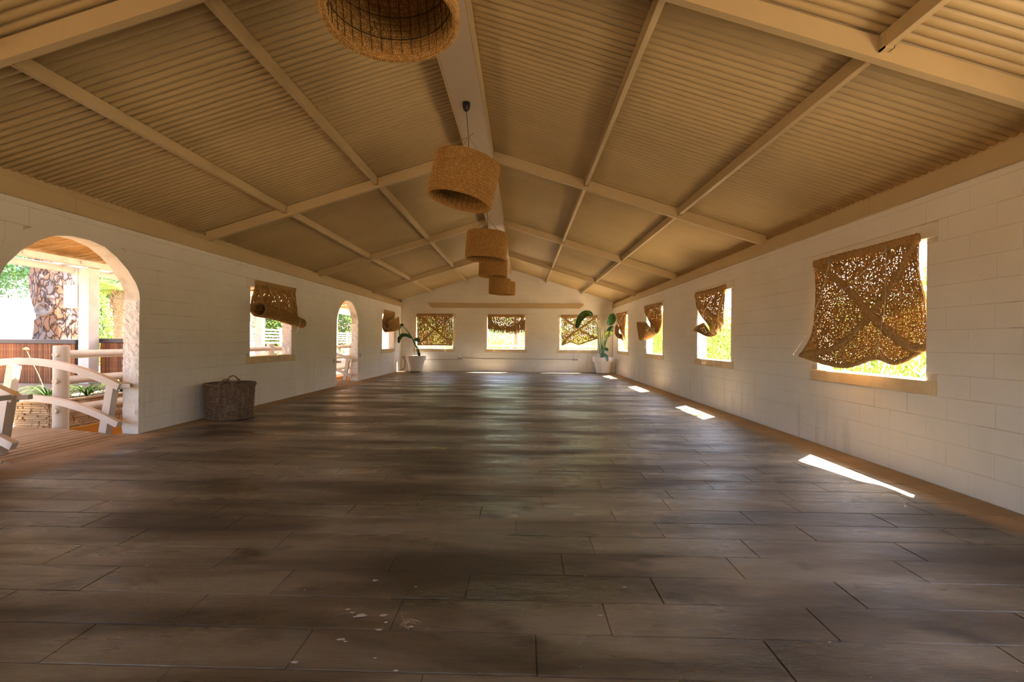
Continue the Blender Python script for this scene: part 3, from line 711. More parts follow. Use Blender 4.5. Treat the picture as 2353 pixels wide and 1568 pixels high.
make_blind('blind folded up to a ragged fringe in the middle window of the end wall', flat(-1.46, .09, [[(0, .035, 2.40)]*4, [(0, .035, 2.12)]*4, [(0, .04, 1.86), (0, .05, 1.82), (0, .05, 1.80), (0, .04, 1.83)], [(.0, .06, 1.80), (0, .07, 1.76), (0, .07, 1.74), (0, .06, 1.77)]]), 130, 55,
    [[(-1.17, YE-.10, 2.35), (-1.18, YE-.10, 1.4), (-1.19, YE-.06, .60)]], [(-1.17, YE-.06, 2.36), (-.4, YE-.06, 2.36)], (-.7, YE-.03, 2.40), ribs=24, holes=.13, seed=17, straps=((.05, .1, .35, .98), (.95, .1, .62, .98)), hem=False, fringe=frg, bandh=.09)
make_blind('blind with sagging ragged lower edge in the right window of the end wall', flat(1.61, 3.14, [[(0, .035, 2.38)]*5, [(.01, .035, 2.0)]*5, [(.02, .035, 1.6), (0, .03, 1.65), (0, .03, 1.62), (0, .03, 1.7), (0, .03, 1.72)], [(.04, .04, 1.11), (.02, .06, 1.26), (0, .08, 1.17), (0, .08, 1.30), (.03, .06, 1.44)]]), 130, 110,
    [[(2.35, YE-.08, 1.5), (2.35, YE-.08, .75), (2.37, YE-.06, .25), (2.34, YE-.06, .05)]], [(1.9, YE-.06, 2.34), (2.75, YE-.06, 2.34)], (2.35, YE-.03, 2.38), ribs=24, holes=.15, seed=19)

# ------------------------------------------------------------------ lamps
def shade_mesh(R, Hh):
    mb = MB(); rows_ = 13; ch = Hh/rows_; rnd = random.Random(3)
    for side, rad in ((1, R), (-1, R-.022)):
        for j in range(rows_):
            n = int(2*math.pi*rad/.0145)
            for half in (0, 1):
                zc = (j+.27+.46*half)*ch; tilt = .85 if half else -.85
                for k_ in range(n):
                    a = 2*math.pi*(k_+rnd.uniform(-.15, .15))/n; rr = rad+side*(.003+rnd.uniform(-.001, .003))
                    ct, st = math.cos(a), math.sin(a); T = Vector((-st, ct, 0)); O = Vector((ct, st, 0)); Z = Vector((0, 0, 1))
                    c_ = Vector((rr*ct, rr*st, zc)); tl = tilt+rnd.uniform(-.15, .15)
                    d = (Z*math.sin(tl)+T*math.cos(tl)); e = (Z*math.cos(tl)-T*math.sin(tl))
                    hl = ch*.42*rnd.uniform(.85, 1.1); wd = .0052
                    p = [c_-d*hl-O*side*.003, c_+d*hl-O*side*.003, c_+e*wd-O*side*.001, c_-e*wd-O*side*.001, c_+O*side*.0045]
                    if side > 0: mb.add(p, [(0, 3, 4), (3, 1, 4), (1, 2, 4), (2, 0, 4)])
                    else: mb.add(p, [(0, 4, 3), (3, 4, 1), (1, 4, 2), (2, 4, 0)])
    for zed, sg in ((-.003, -1), (Hh+.003, 1)):
        for half in (0, 1):
            n = 165; rr0 = R-.016+.011*half
            for k_ in range(n):
                a = 2*math.pi*(k_+rnd.uniform(-.15, .15))/n; O = Vector((math.cos(a), math.sin(a), 0)); T = Vector((-O.y, O.x, 0)); Z = Vector((0, 0, sg))
                tl = (.8 if half else -.8)+rnd.uniform(-.15, .15); d = O*math.sin(tl)+T*math.cos(tl); e = O*math.cos(tl)-T*math.sin(tl); c_ = O*rr0+Vector((0, 0, zed))
                p = [c_-d*.013-Z*.003, c_+d*.013-Z*.003, c_+e*.0048, c_-e*.0048, c_+Z*.0045]
                mb.add(p, [(0, 3, 4), (3, 1, 4), (1, 2, 4), (2, 0, 4)])
    # loose fibres at the lower rim
    for k_ in range(70):
        a = rnd.uniform(0, 6.283); z = rnd.choice([.01, .02, rnd.uniform(0, Hh)]); rr = R+.004
        p = Vector((rr*math.cos(a), rr*math.sin(a), z)); q = p+Vector((rnd.gauss(0, .02), rnd.gauss(0, .02), rnd.gauss(-.01, .015)))
        mb.tube([p, (p+q)/2+Vector((0, 0, .006)), q], .0008, 3, cap=False)
    return mb.mesh('shade')
RS, HS = .385, .49
sh_me = shade_mesh(RS, HS); sh_me.materials.append(SHADEM)
mb = MB(); N = 56; prof = []
zz = [(RS-.002, 0), (RS+.002, .012)]+[(RS-.003+.004*math.sin(math.pi*(q % 2)), .012+(HS-.024)*q/26) for q in range(1, 26)]+[(RS+.002, HS-.012), (RS-.002, HS), (RS-.02, HS), (RS-.022, HS-.01), (RS-.022, .01), (RS-.02, 0)]
base = 0
for (rd, z) in zz:
    for k_ in range(N): a = 2*math.pi*k_/N; mb.v.append((rd*math.cos(a), rd*math.sin(a), z))
m_ = len(zz)
for i in range(m_):
    for k_ in range(N):
        a = i*N+k_; b = i*N+(k_+1) % N; c_ = ((i+1) % m_)*N; mb.f.append((a, b, c_+(k_+1) % N, c_+k_))
back_me = mb.mesh('backing'); back_me.materials.append(SHADEIN)
mb = MB(); rw = RS-.035
for k_ in range(34):
    a = 2*math.pi*k_/34; mb.tube([(rw*math.cos(a), rw*math.sin(a), .035), (rw*math.cos(a), rw*math.sin(a), HS-.02)], .0022, 4)
for z in (.13, .27, .41): mb.tube([((rw+.003)*math.cos(2*math.pi*k_/48), (rw+.003)*math.sin(2*math.pi*k_/48), z) for k_ in range(48)], .0022, 4, closed=True)
cage_me = mb.mesh('wire_cage'); cage_me.materials.append(WIRE)
LAMPS = [(-.81, 2.50, 3.13, -4, 3, 'nearest woven lampshade, seen from below at the top of the picture, wire cage inside'),
         (-.66, 5.17, 2.935, 12, 0, 'second woven lampshade from the camera, tilted, under a black ceiling rose'),
         (-.67, 8.2, 2.82, 4, 0, 'third woven lampshade from the camera, hung on four spread strings'),
         (-.80, 11.9, 3.05, 2, 0, 'fourth woven lampshade from the camera, top hidden behind the third'),
         (-.77, 14.6, 2.875, 1, 0, 'fifth woven lampshade from the camera, lowest of the far ones'),
         (-.68, 17.2, 3.12, 0, 0, 'farthest woven lampshade, peeping out right of the fifth, before the end wall')]
for i, (x, y, zb, tx, ty, lab) in enumerate(LAMPS):
    root = empty('pendant_lamp', (x, y, zb)); tag(root, lab, 'lamp', 'woven pendant lamps under the ridge beam')
    rot = Matrix.Rotation(math.radians(tx), 4, 'Y') @ Matrix.Rotation(math.radians(ty), 4, 'X')
    piv = Vector((0, 0, HS)); mat4 = Matrix.Translation(piv) @ rot @ Matrix.Translation(-piv)
    if i == 4: mat4 = mat4 @ Matrix.Diagonal((.93, .93, 1, 1))
    for nm, me in (('shade', sh_me), ('shade_backing', back_me), ('wire_cage', cage_me)):
        o = link(nm, me, None, root); o.matrix_local = mat4
    ap = Vector((0, 0, HS+.29)); xb = -.69-x
    rose = Vector((xb, 0, 4.12-zb))
    m_ = MB(); m_.tube([ap-Vector((0, 0, .25)), ap, rose-Vector((0, 0, .09))], .0035, 6)
    m_.build('cord', BLACK, root)
    m_ = MB(); m_.lathe([(.006, -.105), (.022, -.098), (.038, -.075), (.044, -.045), (.046, -.004), (.03, 0)], 20); o = m_.build('ceiling_rose', BLACK, root, smooth=True, loc=rose)
    m_ = MB(); m_.tube([(0, 0, HS+.02), (0, 0, HS-.08)], .02, 10); m_.build('lamp_socket', BLACK, root)
    for q in range(4 if i != 1 else 3):
        an = [.6, 2.3, 3.9, 5.4][q]; p = mat4 @ Vector(((RS-.01)*math.cos(an), (RS-.01)*math.sin(an), HS-.01))
        m_ = MB(); m_.tube([p, (p+ap)/2+Vector((0, 0, -.012)), ap], .003, 4); m_.build('jute_tie', JUTE, root)
    m_ = MB(); m_.tube([ap+Vector((0, 0, -.03)), ap+Vector((.01, 0, .0)), ap+Vector((.05, .01, .035)), ap+Vector((.06, 0, .05)), ap+Vector((.03, 0, .02)), ap], .003, 4); m_.tube([ap-Vector((0, 0, .05)), ap+Vector((0, 0, .012))], .008, 6); m_.build('knot', JUTE, root)

# ------------------------------------------------------------------ wicker basket
BR = .34; root = empty('wicker_basket', (-4.74, 6.97, 0)); tag(root, 'large round grey brown wicker basket with two hoop handles standing by the left wall', 'basket')
NS = 26; mb = MB(); nrow = 23
for j in range(nrow):
    z = .03+j*.0215; base_r = BR*(.93+.07*(z/.52)) ; pts = []
    K = NS*4
    for k_ in range(K):
        a = 2*math.pi*k_/K; rr = base_r+.011*math.cos(NS/2*a*2/2+math.pi*(j % 2))*1.0+random.uniform(-.0015, .0015)
        pts.append((rr*math.cos(a), rr*math.sin(a), z+random.uniform(-.002, .002)))
    mb.tube(pts, .0083, 6, closed=True)
mb.build('woven_wall', WICK, root, smooth=True)
mb = MB()
for k_ in range(NS):
    for d in (-.022, 0, .022):
        a = 2*math.pi*(k_+.0)/NS+d; mb.tube([(BR*.93*math.cos(a), BR*.93*math.sin(a), .01), (BR*math.cos(a), BR*math.sin(a), .53)], .005, 5)
tag(mb.build('stake_set', WICK, root))
mb = MB()
for q in range(5):
    ph = q*1.256; pts = []
    for k_ in range(120):
        a = 2*math.pi*k_/120; t = a*9+ph; pts.append(((BR+.006+.018*math.cos(t))*math.cos(a), (BR+.006+.018*math.cos(t))*math.sin(a), .545+.022*math.sin(t)))
    mb.tube(pts, .0085, 6, closed=True)
mb.build('braided_rim', WICK, root, smooth=True)
mb = MB()
for q in range(5):
    ph = q*1.256; pts = []
    for k_ in range(120):
        a = 2*math.pi*k_/120; t = a*9+ph; pts.append((.93*(BR+.006+.018*math.cos(t))*math.cos(a), .93*(BR+.006+.018*math.cos(t))*math.sin(a), .024+.015*math.sin(t)))
    mb.tube(pts, .0075, 5, closed=True)
mb.build('braided_foot', WICK, root, smooth=True)
mb = MB(); mb.lathe([(.0, .012), (BR*.92, .012), (BR*.92, .03), (0.0, .03)], 30); mb.build('base', WICK, root)
for sg in (-1, 1):
    ax = Vector((.66, -.75, 0)).normalized()*sg*-1; sd = Vector((-ax.y, ax.x, 0)); c_ = ax*BR*1.0
    if sg == 1: ax = Vector((-.48, .88, 0)).normalized(); sd = Vector((-ax.y, ax.x, 0)); c_ = ax*BR
    else: ax = Vector((.42, -.91, 0)).normalized(); sd = Vector((-ax.y, ax.x, 0)); c_ = ax*BR
    mb = MB(); hw = .085
    for q in range(3):
        pts = [c_+sd*hw*math.cos(t)*(1)+Vector((0, 0, .52+.135*math.sin(t)))+ax*(.006*math.cos(t*7+q*2.1)+.012)+sd*.005*math.sin(t*7+q*2.1) for t in [math.pi*k_/24 for k_ in range(25)]]
        pts = [pts[0]-Vector((0, 0, .06))]+pts+[pts[-1]-Vector((0, 0, .06))]
        mb.tube(pts, .008, 6)
    for s2 in (-1, 1):
        for q in range(4):
            b_ = c_+sd*(hw*s2+.009*(q-1.5)); mb.tube([b_+Vector((0, 0, .60))+ax*.022, b_+Vector((0, 0, .52))+ax*.032, b_+Vector((0, 0, .44))+ax*.024, b_+Vector((0, 0, .40))+ax*.012], .004, 4)
    mb.build('handle', WICKL, root, smooth=True)

# ------------------------------------------------------------------ potted plants
def pot(x, y, label):
    root = empty('potted_plant', (x, y, 0)); tag(root, label, 'plant')
    mb = MB(); mb.lathe([(.0, .03), (.262, .03), (.268, .036), (.352, .475), (.402, .478), (.422, .655), (.416, .662), (.395, .658), (.385, .60), (.0, .58)], 48)
    p = mb.build('pot', POTM, root, smooth=False); 
    mb = MB(); mb.lathe([(0, .585), (.386, .585), (.386, .603), (.0, .612)], 32); mb.build('soil', SOIL, root)
    mb = MB(); mb.lathe([(0, .022), (.25, .022), (.25, .03), (0, .03)], 24); mb.build('wheeled_tray', BLACK, root)
    for a in (-.75, -2.45, .8, 2.4):
        cx, cy = .30*math.cos(a), .30*math.sin(a); m2 = MB()
        m2.tube([(cx-.022, cy, .034), (cx+.022, cy, .034)], .033, 14); m2.tube([(cx, cy, .034), (cx*.8, cy*.8, .034)], .016, 6); m2.build('caster', BOXM, root)
    return root
def leaf(root, mid, width, name='leaf', m=None, fold=.15, tear=0, seed=0, nrm_=Vector((0, -1, 0))):
    """leaf along a midrib polyline; blade folded along it, torn edges when tear>0"""
    rnd = random.Random(seed); mid = [Vector(p) for p in mid]; NN = 18; pts = []
    for i in range(NN+1):
        x = i/NN*(len(mid)-1); k_ = min(int(x), len(mid)-2); q = x-k_
        a, b, c_, d = mid[max(k_-1, 0)], mid[k_], mid[k_+1], mid[min(k_+2, len(mid)-1)]
        pts.append(.5*((2*b)+(c_-a)*q+(2*a-5*b+4*c_-d)*q*q+(3*b-a-3*c_+d)*q*q*q))
    mb = MB(); K = 4
    for i, p in enumerate(pts):
        t = (pts[min(i+1, NN)]-pts[max(i-1, 0)]).normalized(); s_ = t.cross(nrm_).normalized(); n_ = s_.cross(t)
        u_ = i/NN; wd = width*(math.sin(math.pi*min(1, u_*.92+.04))**.65)
        for k_ in range(-K, K+1):
            e = k_/K; ww = wd*e*(1-(tear*rnd.random() if abs(k_) == K else 0)*(1 if i % 2 else .2))
            mb.v.append(tuple(p+s_*ww+n_*(-abs(e)**1.3*wd*fold*-1)+n_*rnd.uniform(-.004, .004)))
    W = 2*K+1
    for i in range(NN):
        for k_ in range(2*K): a = i*W+k_; mb.f.append((a, a+1, a+1+W, a+W))
    o = mb.build(name, m or LEAFG, root, smooth=True)
    m3 = o.modifiers.new('thick', 'SOLIDIFY'); m3.thickness = .003
    return o
def stem(root, pts, r0, r1, m=STEMG, name='stem'):
    pts = [Vector(p) for p in pts]; out = []; NN = 12
    for i in range(NN+1):
        x = i/NN*(len(pts)-1); k_ = min(int(x), len(pts)-2); q = x-k_
        a, b, c_, d = pts[max(k_-1, 0)], pts[k_], pts[k_+1], pts[min(k_+2, len(pts)-1)]
        out.append(.5*((2*b)+(c_-a)*q+(2*a-5*b+4*c_-d)*q*q+(3*b-a-3*c_+d)*q*q*q))
    mb = MB(); mb.tube(out, [r0+(r1-r0)*i/NN for i in range(NN+1)], 8); return mb.build(name, m, root, smooth=True)
PX, PY = -4.36, 17.78
p1 = pot(PX, PY, 'plant with torn drooping leaves in a white pot, left corner of the end wall')
def loc1(x, z, d=0): return (x-PX, d, z)
stem(p1, [loc1(-4.22, .58), loc1(-4.30, .85), loc1(-4.385, 1.07), loc1(-4.55, 1.42), loc1(-4.75, 1.70), loc1(-4.93, 1.87)], .03, .009, STEMD)
stem(p1, [loc1(-4.18, .58, .02), loc1(-4.26, .9, .02), loc1(-4.36, 1.08, .0), loc1(-4.45, 1.28, -.03), loc1(-4.56, 1.40, -.05)], .028, .008, STEMD)
stem(p1, [loc1(-4.24, .58, -.02), loc1(-4.31, .9, -.04), loc1(-4.37, 1.12, -.05), loc1(-4.345, 1.26, -.05)], .02, .006, STEMG)
stem(p1, [loc1(-4.43, .58, .03), loc1(-4.44, 1.1, .03), loc1(-4.46, 1.45, .03)], .008, .007, STEMD, 'support_stick')
leaf(p1, [loc1(-4.91, 1.86, -.05), loc1(-4.98, 1.86, -.08), loc1(-5.03, 1.72, -.1), loc1(-5.02, 1.5, -.1), loc1(-4.96, 1.30, -.1)], .045, tear=.5, seed=1, nrm_=Vector((1, -.4, 0)))
leaf(p1, [loc1(-4.87, 1.90), loc1(-4.97, 1.93), loc1(-5.03, 1.90)], .07, tear=.3, seed=5, nrm_=Vector((0, -.6, .8)))
leaf(p1, [loc1(-4.54, 1.38, -.05), loc1(-4.70, 1.47, -.08), loc1(-4.88, 1.46, -.1), loc1(-4.99, 1.33, -.15), loc1(-5.02, 1.17, -.18)], .115, tear=.7, seed=2, nrm_=Vector((-.2, -.75, .6)), fold=.5)
leaf(p1, [loc1(-4.42, 1.27, -.05), loc1(-4.35, 1.32, -.06), loc1(-4.26, 1.30, -.06), loc1(-4.20, 1.22, -.06)], .085, seed=3)
PX = 3.29
p2 = pot(PX, PY, 'tall plant with broad dark leaves in a white pot, right corner of the end wall')
L2 = lambda x, z, d=0: (x-PX, d, z)
for q, (xa, xt, zt, d) in enumerate(((3.20, 3.07, 1.92, -.02), (3.24, 3.17, 1.86, .05), (3.33, 3.37, 1.82, .04), (3.27, 3.22, 1.50, -.05), (3.30, 3.29, 1.35, -.08), (3.25, 3.27, 1.60, .02))):
    stem(p2, [L2(xa, .58), L2(xa+.01, .9, d), L2((xa*.4+xt*.6), 1.3, d), L2(xt, zt, d)], .034, .011, STEMG)
stem(p2, [L2(3.30, .58), L2(3.36, 1.1, -.03), L2(3.48, 1.5, -.05), L2(3.55, 1.75, -.05)], .03, .012, STEMG)
stem(p2, [L2(3.33, .58, .05), L2(3.38, 1.2, .05), L2(3.50, 1.65, .08), L2(3.60, 2.0, .1)], .026, .010, STEMG)
stem(p2, [L2(3.24, .58, .05), L2(3.10, 1.3, .1), L2(3.08, 1.8, .12), L2(2.98, 2.18, .1), L2(2.80, 2.40, .05), L2(2.70, 2.41, 0)], .02, .009, STEMG)
leaf(p2, [L2(2.86, 2.36, .06), L2(2.70, 2.44, .02), L2(2.50, 2.38, -.03), L2(2.33, 2.18, -.05), L2(2.19, 1.86, -.06)], .155, seed=4, fold=.25, nrm_=Vector((-.25, -.85, .45)))
leaf(p2, [L2(2.30, 2.12, -.07), L2(2.24, 1.98, -.08), L2(2.23, 1.84, -.08)], .10, seed=14, nrm_=Vector((-.5, -.85, 0)))
leaf(p2, [L2(3.56, 1.98, .08), L2(3.62, 2.18, .02), L2(3.60, 2.34, -.04), L2(3.55, 2.42, -.08)], .165, seed=6, fold=.6)
leaf(p2, [L2(3.68, 2.36, -.05), L2(3.58, 2.25, -.1), L2(3.50, 2.05, -.13), L2(3.52, 1.94, -.13)], .12, seed=16, fold=.3, tear=.5)
leaf(p2, [L2(3.50, 1.50, -.05), L2(3.56, 1.64, -.08), L2(3.60, 1.78, -.1), L2(3.68, 1.92, -.12)], .09, seed=7, fold=.3, tear=.3, nrm_=Vector((.5, -.8, 0)))
leaf(p2, [L2(3.34, 1.46, -.05), L2(3.44, 1.62, -.08), L2(3.55, 1.64, -.1), L2(3.68, 1.62, -.1)], .10, seed=8, m=LEAFY, fold=.3)
leaf(p2, [L2(3.38, 1.50, -.02), L2(3.46, 1.70, -.04), L2(3.55, 1.85, -.05), L2(3.66, 1.90, -.05)], .08, seed=9, fold=.4, tear=.6)
leaf(p2, [L2(3.28, 1.02, -.05), L2(3.22, .92, -.12), L2(3.19, .82, -.16), L2(3.20, .74, -.17)], .075, seed=10, fold=.2)
leaf(p2, [L2(3.30, .98, -.06), L2(3.40, 1.0, -.12), L2(3.45, .92, -.15)], .06, seed=11)
BLUEL = mat('bluish_leaf', (.10, .21, .16), .4, trans=.2)
leaf(p2, [L2(3.30, .80, -.12), L2(3.33, .76, -.25), L2(3.36, .68, -.42), L2(3.39, .52, -.47)], .07, seed=12, m=BLUEL, tear=.4)

# ------------------------------------------------------------------ wiring on the end wall
mb = MB(); yw = YE-.018
root = tag(empty('electrical_conduit', (0, yw, .5)), 'thin grey electrical conduit running along the end wall below the windows', 'conduit')
def rel(p): return (p[0], p[1]-yw, p[2]-.5)
for pts in ([(-4.90, yw, .475), (-4.0, yw, .472), (-3.2, yw, .492), (-2.68, yw, .508)], [(-2.50, yw, .575), (-1.64, yw, .533), (-.6, yw, .54), (.4, yw, .55), (1.4, yw, .54), (2.17, yw, .532)]):
    m_ = MB(); m_.tube([rel(p) for p in pts], .0115, 8); m_.build('pipe', PVC, root, smooth=True)
for (x, z, lab) in ((-2.59, .535, 'white double socket box between the left and middle windows of the end wall'), (2.25, .535, 'white double socket box left of the right potted plant')):
    root = tag(empty('socket_box', (x, YE-.02, z)), lab, 'socket')
    m_ = MB(); m_.bbox((-.085, -.022, -.045), (.085, .02, .045), .008); m_.build('case', BOXM, root)
    for dx in (-.04, .04):
        m_ = MB(); m_.tube([(dx, -.026, 0), (dx, -.020, 0)], .024, 14); m_.build('socket_face', BOXM if dx < -9 else mat('socket_dark', (.10, .08, .06), .5), root)
    m_ = MB(); m_.box((-.12, -.01, -.03), (-.085, .015, .05)); m_.build('pipe_clip', PVC, root)
root = tag(empty('junction_box', (-4.98, YE-.03, .55)), 'grey junction box in the left corner with a bent pipe down to the floor', 'junction box')
m_ = MB(); m_.bbox((-.075, -.03, -.07), (.075, .03, .07), .012); m_.build('case', PVC, root)
m_ = MB(); m_.tube([(.035, 0, -.07), (.035, -.005, -.30), (.01, -.01, -.42), (-.05, -.03, -.485), (-.11, -.05, -.50)], .024, 10); m_.build('bent_pipe', PVC, root, smooth=True)
def hook(x, y, z, lab, dirn=(1, 0, 0)):
    root = tag(empty('wall_hook', (x, y, z)), lab, 'hook', 'gate hooks beside the left arches'); m_ = MB()
    m_.box((-.004, -.025, -.06), (.006, .025, .06)); m_.build('plate', STEEL, root)
    m_ = MB(); m_.tube([(.006+.02*(1-math.cos(t)), 0, .02*math.sin(t)) for t in [6.283*k_/14 for k_ in range(14)]], .004, 5, closed=True); m_.build('ring', STEEL, root)
hook(XL+.006, 13.62, .80, 'small metal hook plate on the wall right of the far arch')
hook(XL+.006, 11.72, .70, 'small metal hook plate on the wall left of the far arch')

# ------------------------------------------------------------------ outside left: bridges, fence, patio
def bridge(dy, label):
    root = empty('footbridge', (-6.55, 4.92+dy, 0)); tag(root, label, 'bridge', 'white arched footbridges')
    def zt(x, z0, k_): return z0-k_*(x)**2
    xs = [-1.40+i*.0973 for i in range(30)]
    for i, x in enumerate(xs):
        z = .105-.055*x*x if abs(x) < 1.42 else 0
        m_ = MB(); m_.bbox((-.043, -.62, -.022), (.043, .62, 0), .004); o = m_.build('deck_board', DECKM, root, loc=(x, 0, z)); o.rotation_euler.y = math.atan(.11*x)
    for sy in (-.47, .70):
        lean = {-1.2: -.10, 0: 0, 1.2: .10}
        for px in (-1.12, -.30, 1.05):
            hp = zt(px, .94, .19); dx = .16*px/1.1*.6 if px > -.5 else -.1
            m_ = MB(); m_.bar((px-.02, sy, -.12 if abs(px) > .9 else .08), (px-.02+.13*(1 if px > -.5 else -1), sy, hp-.02), .09, .10, (1, 0, 0)); m_.build('post', WPAINT, root)
        for (z0, k_, wd, ht, xr) in ((.965, .185, .075, .085, 1.32), (.49, .20, .06, .08, 1.30)):
            pr = [Vector((-xr+2*xr*i/28, sy-.065, zt(-xr+2*xr*i/28, z0, k_))) for i in range(29)]
            m_ = MB(); 
            for i, p in enumerate(pr):
                t = (pr[min(i+1, 28)]-pr[max(i-1, 0)]).normalized(); n_ = Vector((-t.z, 0, t.x)); S_ = Vector((0, 1, 0))
                for (a, b) in ((-1, -1), (1, -1), (1, 1), (-1, 1)): m_.v.append(tuple(p+S_*a*wd/2+n_*b*ht/2))
            for i in range(28):
                for q in range(4): a = i*4+q; b = i*4+(q+1) % 4; m_.f.append((a, a+4, b+4, b))
            m_.f += [(0, 1, 2, 3), (115, 114, 113, 112)]; m_.build('handrail', WPAINT, root)
    for sy, ln in ((.70, .20), (-.47, -.75)):
        m_ = MB(); m_.bar((1.30, sy-.06, .655), (1.44, sy-.06+.02, .66), .05, .05); m_.bar((1.28, sy-.06, .66), (1.28, sy-.06+(-.4 if sy < 0 else .18), .66), .05, .05); m_.build('gate_stub', WPAINT, root)
    for sy in (-.55, .62):
        m_ = MB(); xs2 = [-1.4+2.8*i/16 for i in range(17)]
        for i in range(16): m_.bar((xs2[i], sy, .03-.055*xs2[i]**2), (xs2[i+1], sy, .03-.055*xs2[i+1]**2), .06, .12)
        m_.build('stringer', DECKM, root)
    return root
bridge(0, 'white arched wooden footbridge outside the near left arch')
bridge(7.76, 'white arched wooden footbridge outside the far left arch')
def fencepost(root, x, y, h, ends=True):
    m_ = MB(); m_.tube([(0, 0, -.35), (0, 0, h-.006), (0, 0, h)], [.082, .082, .078], 28); o = m_.build('post', WPAINT, root, loc=(x, y, 0)); 
    if ends:
        for z in (1.05, .695, .30):
            m2 = MB(); m2.tube([(.02, -.07, z), (.02, -.105, z)], .036, 16); m2.build('log_end', WPAINT, o)
for n_, (posts, lab) in enumerate((((5.75, 10.65), 'white round-log rail fence between the two bridges'), ((13.62, 15.75), 'white round-log rail fence beyond the far bridge'))):
    root = empty('log_fence', (-6.24, posts[0], 0)); tag(root, lab, 'fence')
    for y in posts: fencepost(root, 0, y-posts[0], 1.17, True)
    for z in (1.05, .695, .30):
        m_ = MB(); m_.tube([(0, .0, z), (0, posts[-1]-posts[0]+(1.3 if n_ == 0 else .1), z)], .058, 12); m_.build('rail', WPAINT, root, smooth=True)
# channel and patio
mb = MB(); mb.box((-6.45, 1, -.45), (-5.33, 23, -.36)); mb.box((-6.498, 1, -.45), (-6.42, 23, -.02)); mb.box((-6.45, 22.9, -.45), (-5.33, 23, -.02)); tag(mb.build('water_channel', OCHRE), 'dry ochre painted channel running along the outside of the left wall', 'channel')
gr = tag(empty('ground'), kind='structure')
m_ = MB(); m_.box((-60, -20, -.5), (-6.50, 60, -.03)); m_.build('patio', PATIO, gr)
m_ = MB(); m_.box((-5.9, -20, -.5), (-5.33, 3.6, -.03)); m_.build('verge', PATIO, gr)
m_ = MB(); m_.box((XR+.21, -30, -.5), (60, 80, -.06)); m_.build('gravel', GRAVEL, gr)
m_ = MB(); m_.box((-60, YE+.21+40-40, -.5), (XR+.21, 80, -.10)); m_.build('gravel_yard', GRAVEL, gr)
m_ = MB(); m_.box((-5.9, -30, -.5), (XR+.21, Y0-.3, -.02)); m_.build('forecourt', PATIO, gr)
# planter with stacked stone cladding
root = empty('stone_planter', (-6.75, 6.9, 0)); tag(root, 'long planter clad in stacked cream stone beside the near footbridge', 'planter')
hx, hy, hh = .25, 1.05, .37
m_ = MB(); m_.box((-hx+.012, -hy+.012, -.03), (hx-.012, hy-.012, hh)); m_.build('planter_core', STONEJ, root)
rnd = random.Random(5)
def stones(face):
    z = -.03
    while z < hh-.01:
        h = rnd.uniform(.022, .042); h = min(h, hh-z); s = -hy if face in ('R', 'L') else -hx; e = -s
        while s < e-.01:
            ln = min(rnd.uniform(.06, .19), e-s); pr = rnd.uniform(.0, .022); g = .002; mm = MB()
            if face == 'R': mm.bbox((hx-.012, s+g, z+g), (hx+.008+pr, s+ln-g, z+h-g), .004)
            elif face == 'F': mm.bbox((s+g, -hy-.008-pr, z+g), (s+ln-g, -hy+.012, z+h-g), .004)
            mm.build('stone', STONEM, root); s += ln
        z += h
stones('F'); stones('R')
m_ = MB(); 
for (a, b) in (((-hx-.03, -hy-.035, hh), (hx+.03, -hy+.05, hh+.03)), ((-hx-.03, hy-.05, hh), (hx+.03, hy+.035, hh+.03)), ((-hx-.03, -hy+.05, hh), (-hx+.05, hy-.05, hh+.03)), ((hx-.05, -hy+.05, hh), (hx+.03, hy-.05, hh+.03))): m_.bbox(a, b, .005)
m_.build('rim', STONEM, root)
m_ = MB(); m_.box((-hx+.05, -hy+.05, hh-.02), (hx-.05, hy-.05, hh+.01)); m_.build('soil', SOIL, root)
def agapanthus(x, y, z, n, lab, flower=None, seed=0):
    rnd = random.Random(seed); root = empty('agapanthus', (x, y, z)); tag(root, lab, 'plant', 'agapanthus clumps in the stone planter')
    for k_ in range(n):
        a = rnd.uniform(0, 6.283); L_ = rnd.uniform(.28, .50); hgt = rnd.uniform(.10, .24); dr = rnd.uniform(.0, .25); m2 = MB(); wd = rnd.uniform(.010, .016)
        d = Vector((math.cos(a), math.sin(a), 0)); s_ = Vector((-d.y, d.x, 0))
        for i in range(8):
            t = i/7; p = d*L_*t**1.15*.85+Vector((0, 0, hgt*math.sin(min(t*1.15, 1.3)*math.pi/1.6)-dr*t**3)); w2 = wd*(1-t**3)*(.7+.3*math.sin(t*3))
            m2.v += [tuple(p-s_*w2), tuple(p-Vector((0, 0, w2*.35))), tuple(p+s_*w2)]
        for i in range(7): a0 = i*3; m2.f += [(a0, a0+1, a0+4, a0+3), (a0+1, a0+2, a0+5, a0+4)]
        m2.build('leaf', LEAFA, root)
    if flower:
        m2 = MB(); m2.tube([(0, 0, 0), (flower[0]*.45, 0, flower[1]*.5), (flower[0], 0, flower[1])], .0045, 6); st = m2.build('flower_stalk', STEMG, root)
        m2 = MB()
        for k_ in range(34):
            a = rnd.uniform(0, 6.28); e = rnd.uniform(.2, 1.5); d = Vector((math.cos(a)*math.cos(e), math.sin(a)*math.cos(e), math.sin(e))); c_ = Vector((flower[0], 0, flower[1]))
            m2.tube([c_, c_+d*.022, c_+d*.032], [.0015, .004, .006], 5)
        m2.build('flower_head', FLOWER, st)
LEAFA = mat('strap_leaf', (.05, .14, .02), .4, col2=(.12, .24, .04), nscale=5, trans=.3, spec=.5)
agapanthus(-6.80, 6.10, .38, 46, 'agapanthus clump with a pale yellow flower stalk, left of the round post', (-.34, .72), 1)
agapanthus(-6.70, 6.55, .38, 46, 'agapanthus clump right behind the round post', None, 2)
agapanthus(-6.72, 7.15, .38, 46, 'agapanthus clump behind the leaning rail post', None, 3)
